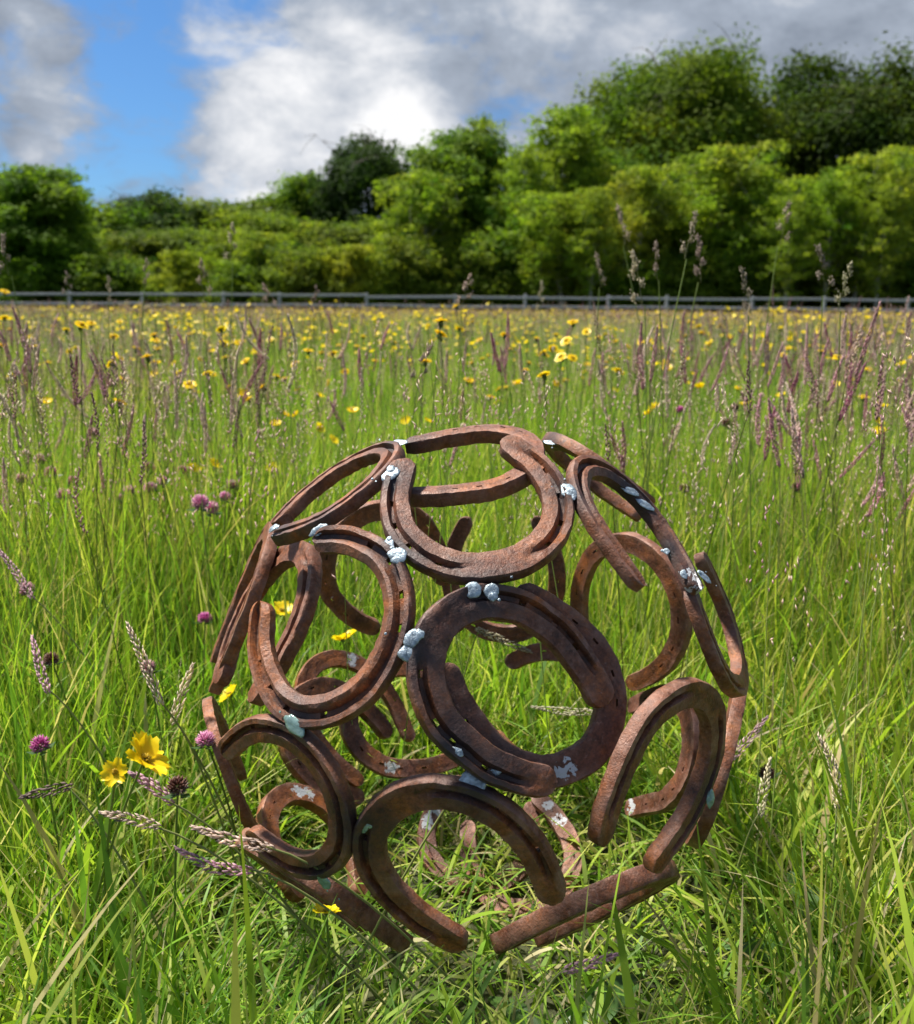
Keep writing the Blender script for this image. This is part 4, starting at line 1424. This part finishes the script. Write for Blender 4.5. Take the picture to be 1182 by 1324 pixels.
for i, (px, py, sz) in enumerate(YEL):
    d = min(3.4, 1270 * .027 / sz)
    tip = at(px, py, d)
    plant('hawkbit', stem_base(tip), tip, HAWK[i % 4], 'flower_head', 'yellow dandelion-like flower on a bare stem above the grass', 'flower', YG,
          .0011, (.14, .19, .05), .03, i * 1.7, (rp.uniform(.0, .75), rp.uniform(-.4, .4)), rp.uniform(.9, 1.1), i)
for i in range(95):
    d = rp.uniform(2.0, 4.6)
    x = rp.uniform(-.5, .5) * d
    tip = Vector((x, d, rp.uniform(.40, .56)))
    plant('hawkbit', stem_base(tip), tip, HAWK[i % 4], 'flower_head', 'yellow dandelion-like flower on a bare stem above the grass', 'flower', YG,
          .0011, (.14, .19, .05), .03, i * 1.3, (rp.uniform(.0, .75), rp.uniform(-.4, .4)), rp.uniform(.85, 1.1), 300 + i)

# buttercups
BC = [(277, 602, 1.62), (251, 608, 1.7), (352, 605, 1.9), (357, 549, 1.9), (382, 537, 2.1), (368, 536, 2.1), (412, 554, 1.9), (413, 512, 2.3), (456, 532, 2.2), (525, 545, 2.1),
      (554, 545, 2.0), (669, 496, 2.3), (840, 534, 2.0), (847, 527, 2.1), (964, 523, 2.1), (1140, 525, 2.0), (1137, 559, 1.9), (1134, 545, 2.0),
      (1127, 722, 1.5), (314, 510, 2.2), (201, 484, 2.3), (430, 570, 1.9), (60, 520, 2.0), (905, 500, 2.2), (1010, 512, 2.4), (1080, 498, 2.5), (1165, 472, 2.6), (860, 470, 2.7)]
for i, (px, py, d) in enumerate(BC):
    tip = at(px, py, d)
    plant('buttercup', stem_base(tip), tip, BUTT[i % 3], 'flower_head', 'small glossy yellow buttercup among the grass behind the sculpture', 'flower',
          'buttercups in the meadow behind the sculpture', .0009, (.16, .23, .05), .05, i * 1.7, (rp.uniform(-.9, -.1), rp.uniform(-.6, .6)), rp.uniform(.85, 1.1), i)

PET = [petal_mesh(seed=s) for s in range(3)]
PETN = [petal_mesh(.018, 5 + s, narrow=.66) for s in range(3)]
CEN = butter_centre()


def big_buttercup(px, py, d, base, label, size=1.0, tilt=(0.0, 0.0), turn=0.0, seed=0, n=5):
    o = plant('buttercup' if n == 5 else 'hawkbit', base, at(px, py, d), CEN, 'flower_centre', label, 'flower', None, .0013, (.17, .24, .05), .05, turn, tilt, size, seed)
    c = [x for x in o.children][0]
    for k in range(n):
        p = obj('petal', (PET if n == 5 else PETN)[(k + seed) % 3], c, (0, 0, .0005 + .0008 * (k % 2)), (0, rp.uniform(-.25, .15), k * 2 * PI / n + rp.uniform(-.1, .1)))
        s = rp.uniform(.92, 1.08)
        p.scale = (s, s * rp.uniform(.9, 1.1), s)
    return o


big_buttercup(186, 984, .66, (-.33, .74, 0), 'large open yellow flower leaning out before the ball beside the dark clover head', 1.05, (.12, .42), .4, 1, 9)
big_buttercup(150, 998, .665, (-.31, .76, 0), 'half closed yellow flower tucked against the large open one', .58, (-.25, -.75), 1.0, 2, 6)
big_buttercup(365, 791, 1.30, (-.22, 1.32, 0), 'buttercup seen through the open side of the upright horseshoe ring', .95, (-.5, .2), 0, 3)
big_buttercup(443, 828, 1.24, (-.13, 1.27, 0), 'buttercup of a pair seen through the round horseshoe with the wide groove', .82, (-.7, -.3), .5, 4)
big_buttercup(452, 822, 1.26, (-.15, 1.28, 0), 'upper buttercup of a pair behind the round grooved horseshoe', .74, (-.3, .5), 1.5, 5)
big_buttercup(298, 899, 1.10, (-.27, 1.12, 0), 'buttercup peeping out beside the edge-on horseshoes', .82, (-.6, .3), 2, 6)
big_buttercup(422, 1181, .68, (-.10, .71, 0), 'low buttercup in the short grass below the grooved rusty ring', .66, (-.5, .2), .3, 7)

# clovers
PINK, PURP, DUSK, BRN = (.72, .33, .52), (.55, .12, .36), (.52, .27, .32), (.16, .07, .05)
CLV = [clover_head(1, PINK), clover_head(2, PURP), clover_head(3, DUSK), clover_head(4, BRN)]
CL = [(10, 650, 1.5, 1), (66, 611, 1.6, 1), (94, 622, 1.6, 1), (52, 594, 1.7, 2), (34, 588, 1.75, 2), (193, 605, 1.7, 1), (235, 609, 1.7, 1), (167, 634, 1.55, 0), (194, 631, 1.55, 0),
      (259, 650, 1.36, 0), (274, 657, 1.40, 0), (291, 642, 1.5, 0), (158, 645, 1.55, 2), (265, 800, 1.2, 1), (35, 762, 1.2, 2), (120, 560, 1.8, 2), (880, 530, 2.0, 1),
      (940, 548, 1.9, 3), (885, 632, 1.6, 3), (1030, 630, 1.6, 3), (1140, 622, 1.7, 3), (950, 527, 1.9, 3), (28, 620, 1.65, 2), (210, 622, 1.62, 0), (82, 640, 1.5, 0), (300, 628, 1.6, 2)]
for i, (px, py, d, k) in enumerate(CL):
    tip = at(px, py, d)
    lab = ('pale pink clover head among the tall grass', 'deep purple clover head among the tall grass', 'dusky fading clover head among the tall grass',
           'dry brown clover head among the tall grass')[k]
    plant('clover', stem_base(tip, .04), tip, CLV[k], 'flower_head', lab, 'clover', ('pale pink clovers', 'deep purple clovers', 'dusky clovers', 'dry brown clovers')[k],
          .0011, (.15, .22, .05), .06, i, (rp.uniform(-.4, .3), rp.uniform(-.4, .4)), rp.uniform(.8, 1.05) * (1.15 if (px, py) == (259, 650) else 1), i)
for px, py, d, k, base, lab in ((52, 963, .80, 1, (-.36, .84, 0), 'magenta clover head low in the grass on its own'),
                                (266, 957, .80, 0, (-.20, .84, 0), 'pink clover head touching the outermost edge-on horseshoe'),
                                (490, 940, 1.10, 1, (-.085, 1.12, 0), 'magenta clover seen through the gap under the round grooved horseshoe'),
                                (230, 1017, .70, 3, (-.24, .74, 0), 'brown withered clover head next to the large open yellow flower'),
                                (192, 863, .98, 2, (-.32, 1.02, 0), 'dark clover head above the large open yellow flower'),
                                (66, 853, 1.0, 3, (-.42, 1.05, 0), 'withered brown clover in the thick standing grass'),
                                (992, 1000, .95, 3, (.36, 1.0, 0), 'black seeded clover head beside the shoe ring, in pale grass')):
    plant('clover', base, at(px, py, d), CLV[k], 'flower_head', lab, 'clover', None, .0012, (.15, .22, .05), .05, 1.0, (-.3, .1), .78, px)

# purple flowering grasses
FOXT = [(.50, .29, .32), (.56, .40, .38), (.44, .235, .275), (.60, .49, .40), (.53, .40, .36), (.36, .15, .21)]
FOX = [fox_head(s, FOXT[s % 6], .06 + .011 * (s % 5), .0025 + .0005 * (s % 3)) for s in range(12)]
FG = 'purple grass spikes standing through the meadow'
FX = [(162, 525, 583, 1.6), (183, 540, 590, 1.7), (203, 520, 570, 1.8), (218, 540, 583, 1.7), (267, 522, 583, 1.6), (110, 540, 588, 1.6), (135, 590, 630, 1.5), (311, 515, 563, 1.7),
      (102, 480, 520, 1.9), (76, 440, 468, 2.1), (96, 415, 440, 2.2), (338, 428, 470, 2.0), (365, 420, 450, 2.2), (42, 420, 465, 1.7), (14, 430, 465, 1.8), (30, 545, 600, 1.5), (5, 590, 660, 1.35),
      (468, 455, 498, 1.8), (490, 420, 450, 2.1), (424, 505, 540, 1.8), (442, 520, 555, 1.8), (530, 420, 452, 2.2), (597, 440, 478, 2.0), (650, 432, 478, 1.8), (637, 440, 470, 2.1),
      (676, 448, 490, 1.9), (783, 458, 496, 2.0), (795, 470, 512, 2.0), (622, 520, 560, 1.9), (594, 505, 540, 2.0), (1106, 398, 480, 1.35), (1089, 410, 460, 1.6), (1010, 520, 600, 1.35),
      (1030, 500, 570, 1.45), (1042, 530, 610, 1.4), (1018, 480, 530, 1.6), (925, 450, 500, 1.8), (930, 495, 530, 1.8), (965, 505, 540, 1.8), (910, 555, 600, 1.5), (945, 560, 598, 1.6),
      (990, 530, 590, 1.5), (1090, 560, 615, 1.5), (1115, 590, 650, 1.4), (1120, 610, 665, 1.4), (1175, 470, 530, 1.6), (1172, 575, 640, 1.4), (1086, 470, 540, 1.5), (1060, 440, 490, 1.8),
      (820, 440, 480, 2.1), (855, 450, 490, 2.0), (792, 500, 545, 1.9), (980, 420, 470, 1.8), (1140, 540, 600, 1.6), (1160, 610, 670, 1.45)]
for i, (px, y0, y1, d) in enumerate(FX):
    tip = at(px + rp.uniform(-4, 4), y1, d)
    L = (y1 - y0) / FPX * d * 1.05
    k = i % 12
    L0 = .06 + .011 * (k % 5)
    plant('purple_grass', stem_base(tip, .06), tip, FOX[k], 'seed_head', 'slender meadow grass topped by a purple flower spike', 'grass stalk', FG,
          .0008, (.24, .26, .09), .06, i, (rp.uniform(-.12, .12), rp.uniform(-.12, .12)), L / L0, i, rp.uniform(.85, 1.15))
for i in range(235):
    d = rp.uniform(1.45, 3.6)
    x = rp.uniform(-.5, .5) * d
    if rp.random() < .35: x = rp.uniform(.2, .5) * d
    if abs(x) < .16 * d and rp.random() < .55: x = (.2 + rp.random() * .3) * d * rp.choice((-1, 1))
    tip = Vector((x, d, rp.uniform(.34, .53)))
    plant('purple_grass', stem_base(tip, .07), tip, FOX[i % 12], 'seed_head', 'slender meadow grass topped by a purple flower spike', 'grass stalk', FG,
          .0008, (.24, .26, .09), .07, i, (rp.uniform(-.25, .25), rp.uniform(-.25, .25)), rp.uniform(.85, 1.15), 900 + i)

# tall tan cock's-foot like stalks that rise above the skyline of the meadow
COCK = [cocks_head(s, ((.42, .35, .27), (.36, .28, .24), (.46, .40, .29))[s % 3], .085 + .008 * (s % 3)) for s in range(5)]
CK = [(888, 335, 1.45, .05), (852, 362, 1.6, -.02), (834, 396, 1.6, -.03), (806, 318, 1.9, -.06), (903, 365, 1.7, .05), (1006, 318, 1.75, .02), (1064, 382, 1.6, 0), (1087, 402, 1.45, -.02),
      (775, 372, 1.7, -.04), (968, 408, 1.4, -.05), (187, 372, 2.0, .02), (15, 356, 1.9, -.01), (301, 340, 2.1, .02), (262, 385, 2.0, 0), (405, 410, 2.0, 0), (597, 402, 2.0, 0),
      (540, 500, 1.5, .05), (700, 405, 2.4, 0), (352, 400, 2.4, 0), (85, 385, 2.4, 0), (140, 392, 2.1, .02)]
for i, (px, py, d, lean) in enumerate(CK):
    tip = at(px, py, d)
    base = (tip.x - lean + rp.uniform(-.03, .03), tip.y + rp.uniform(-.05, .05), 0)
    plant('seed_grass_stalk', base, tip, COCK[i % 5], 'seed_head', 'tall grass stalk with clustered tan seed heads rising above the meadow', 'grass stalk',
          'tall tan seeding grass stalks', .0012, (.22, .28, .07), .03, i * 2.1, (rp.uniform(-.15, .15), rp.uniform(-.3, .3)), rp.uniform(.62, .85), i)


# bent and fallen seeding grasses close to the ball: foot of the head and tip in photo pixels
def fallen(p0, d0, p1, d1, foot, label, tint, seed):
    a, b = at(*p0, d0), at(*p1, d1)
    rng = np.random.default_rng(seed)
    L = (b - a).length
    head = fox_head(40 + seed, tint, L, .0045)
    foot = Vector(foot)
    mid = foot * .35 + a * .65 + Vector((0, 0, .05))
    t = np.linspace(0, 1, 10)[:, None]
    p = np.array(foot) * (1 - t) ** 2 + np.array(mid) * 2 * t * (1 - t) + np.array(a) * t ** 2
    p = p - np.array(foot)
    p[0, 2] = -.01
    mb = MB()
    tube(mb, p, np.linspace(.0013, .0008, 10), 5, (.24, .28, .09))
    o = obj('fallen_grass', mb.mesh('fallen_grass', M_STEM), None, foot)
    tag(o, label, 'grass stalk', kind='thing')
    h = obj('seed_head', head, o, p[-1])
    h.rotation_mode = 'QUATERNION'
    h.rotation_quaternion = (b - a).to_track_quat('Z', 'Y')


TAN, MAU, PALE = (.54, .46, .36), (.50, .34, .37), (.62, .55, .40)
fallen((217, 1036), .70, (166, 1012), .69, (-.06, .74, 0), 'bent grass stalk with a mauve head hanging under the large yellow flower', MAU, 1)
fallen((85, 1016), .74, (28, 1014), .74, (-.20, .72, 0), 'grass stalk lying level, its dark tan head past the magenta clover', (.22, .16, .14), 2)
fallen((198, 1068), .68, (132, 1060), .68, (-.02, .72, 0), 'drooping grass head with beige spikelets under the mauve head', TAN, 3)
fallen((318, 1122), .66, (235, 1084), .66, (0.03, .70, 0), 'long pale mauve grass head leaning across the foot of the ball', MAU, 4)
fallen((345, 1095), .67, (250, 1064), .67, (0.06, .71, 0), 'beige fluffy grass head bent against the leftmost grooved ring', TAN, 5)
fallen((205, 905), .80, (150, 818), .82, (-.16, .84, 0), 'pale leaning grass head above the large open yellow flower', PALE, 6)
fallen((225, 930), .82, (243, 858), .84, (-.19, .86, 0), 'bleached upright grass head between clover and edge-on horseshoes', PALE, 7)
fallen((940, 985), .90, (995, 938), .92, (.22, .92, 0), 'mauve grass head leaning away from the upright oval horseshoe', MAU, 8)
fallen((985, 1050), .86, (1010, 990), .88, (.25, .84, 0), 'bleached grass head standing by the black seeded clover', PALE, 9)
fallen((1082, 1040), .86, (1068, 950), .88, (.36, .84, 0), 'thin straw coloured grass head upright in the short grass', PALE, 10)
fallen((735, 1252), .64, (790, 1220), .66, (.02, .62, 0), 'mauve grass head lying under the lowest edge-on horseshoe', MAU, 11)
fallen((620, 815), 1.12, (690, 845), 1.13, (-.02, 1.16, 0), 'wispy tan grass head seen inside the central double ring', TAN, 12)
fallen((765, 920), 1.06, (690, 905), 1.07, (.20, 1.10, 0), 'feathery tan grass head seen low inside the central double ring', TAN, 13)
fallen((640, 968), .70, (606, 932), .71, (-.12, .70, 0), 'cream grass head crossing in front of the central double ring', PALE, 14)
fallen((60, 890), .92, (30, 828), .95, (-.30, .95, 0), 'pinkish grass head leaning over the thick standing grass', MAU, 16)
fallen((40, 770), 1.1, (0, 712), 1.15, (-.33, 1.1, 0), 'long mauve grass head hanging at the edge of the thick grass', MAU, 17)


# broad-leaved plants in the short grass
def leaf_mesh(L, W, seed, teeth=0.0, col=(.09, .17, .03), curl=.5):
    rng = np.random.default_rng(seed)
    n, k = 15, 7
    V, C = [], []
    for i in range(n):
        t = i / (n - 1)
        w = W * .5 * (math.sin(PI * min(1, t * .93 + .05)) ** .75)
        w *= 1 + (teeth * (.5 if i % 2 else -.5))
        ang = curl * t
        for j in range(k):
            s = (j / (k - 1) - .5) * 2
            rib = .0010 * math.cos(s * 9) + .0006 * math.cos(t * 40 + abs(s) * 6)
            V.append((L * t, w * s, L * (.55 * t - curl * t * t * .8) + abs(s) * w * .35 + rib))
            C.append(np.array(col) * (1.5 if j == k // 2 else 1.0) * (1 + rng.normal(0, .06)))
    i = np.arange(n - 1)[:, None] * k + np.arange(k - 1)[None]
    q = np.stack([i, i + 1, i + k + 1, i + k], -1).reshape(-1, 4)
    return MB().add(V, q, None, np.array(C)).mesh('leaf', M_BROAD)


def leafy(name, loc, leaves, label):
    root = bpy.data.objects.new(name, None)
    COL.objects.link(root)
    root.location = loc
    tag(root, label, 'plant')
    for i, (az, L, W, teeth, curl, up) in enumerate(leaves):
        obj('leaf', leaf_mesh(L, W, int(az * 100) + i, teeth, (.075, .150, .03) if i % 2 else (.06, .125, .028), curl), root, (0, 0, .005), (0, -up, az))


leafy('dandelion_plant', (.37, .77, 0), ((1.9, .13, .042, .35, .35, .25), (.9, .12, .040, .35, .5, .1), (2.9, .13, .042, .3, .5, .15), (4.3, .10, .036, .3, .6, .1), (5.4, .11, .04, .3, .6, .1)),
      'broad toothed leaves of a dandelion in the shaded grass')
leafy('plantain_plant', (.085, .70, 0), ((.75, .12, .034, 0, .5, .05), (2.2, .09, .026, 0, .6, .0), (5.6, .08, .024, 0, .6, .0)), 'ribbed pointed plantain leaves beneath the lowest edge-on horseshoe')
leafy('small_leaf_plant', (.185, .67, 0), ((1.2, .045, .026, 0, .4, .4), (3.4, .04, .022, 0, .5, .2), (5.2, .04, .024, 0, .5, .2)), 'small rounded pale leaves low in the front grass')
leafy('creeping_leaf_plant', (-.21, .70, 0), ((.9, .055, .03, .5, .4, .5), (2.1, .055, .03, .5, .4, .5), (3.3, .05, .03, .5, .5, .3), (4.6, .05, .028, .5, .5, .3)),
      'lobed creeping buttercup leaves below the fallen grass heads')
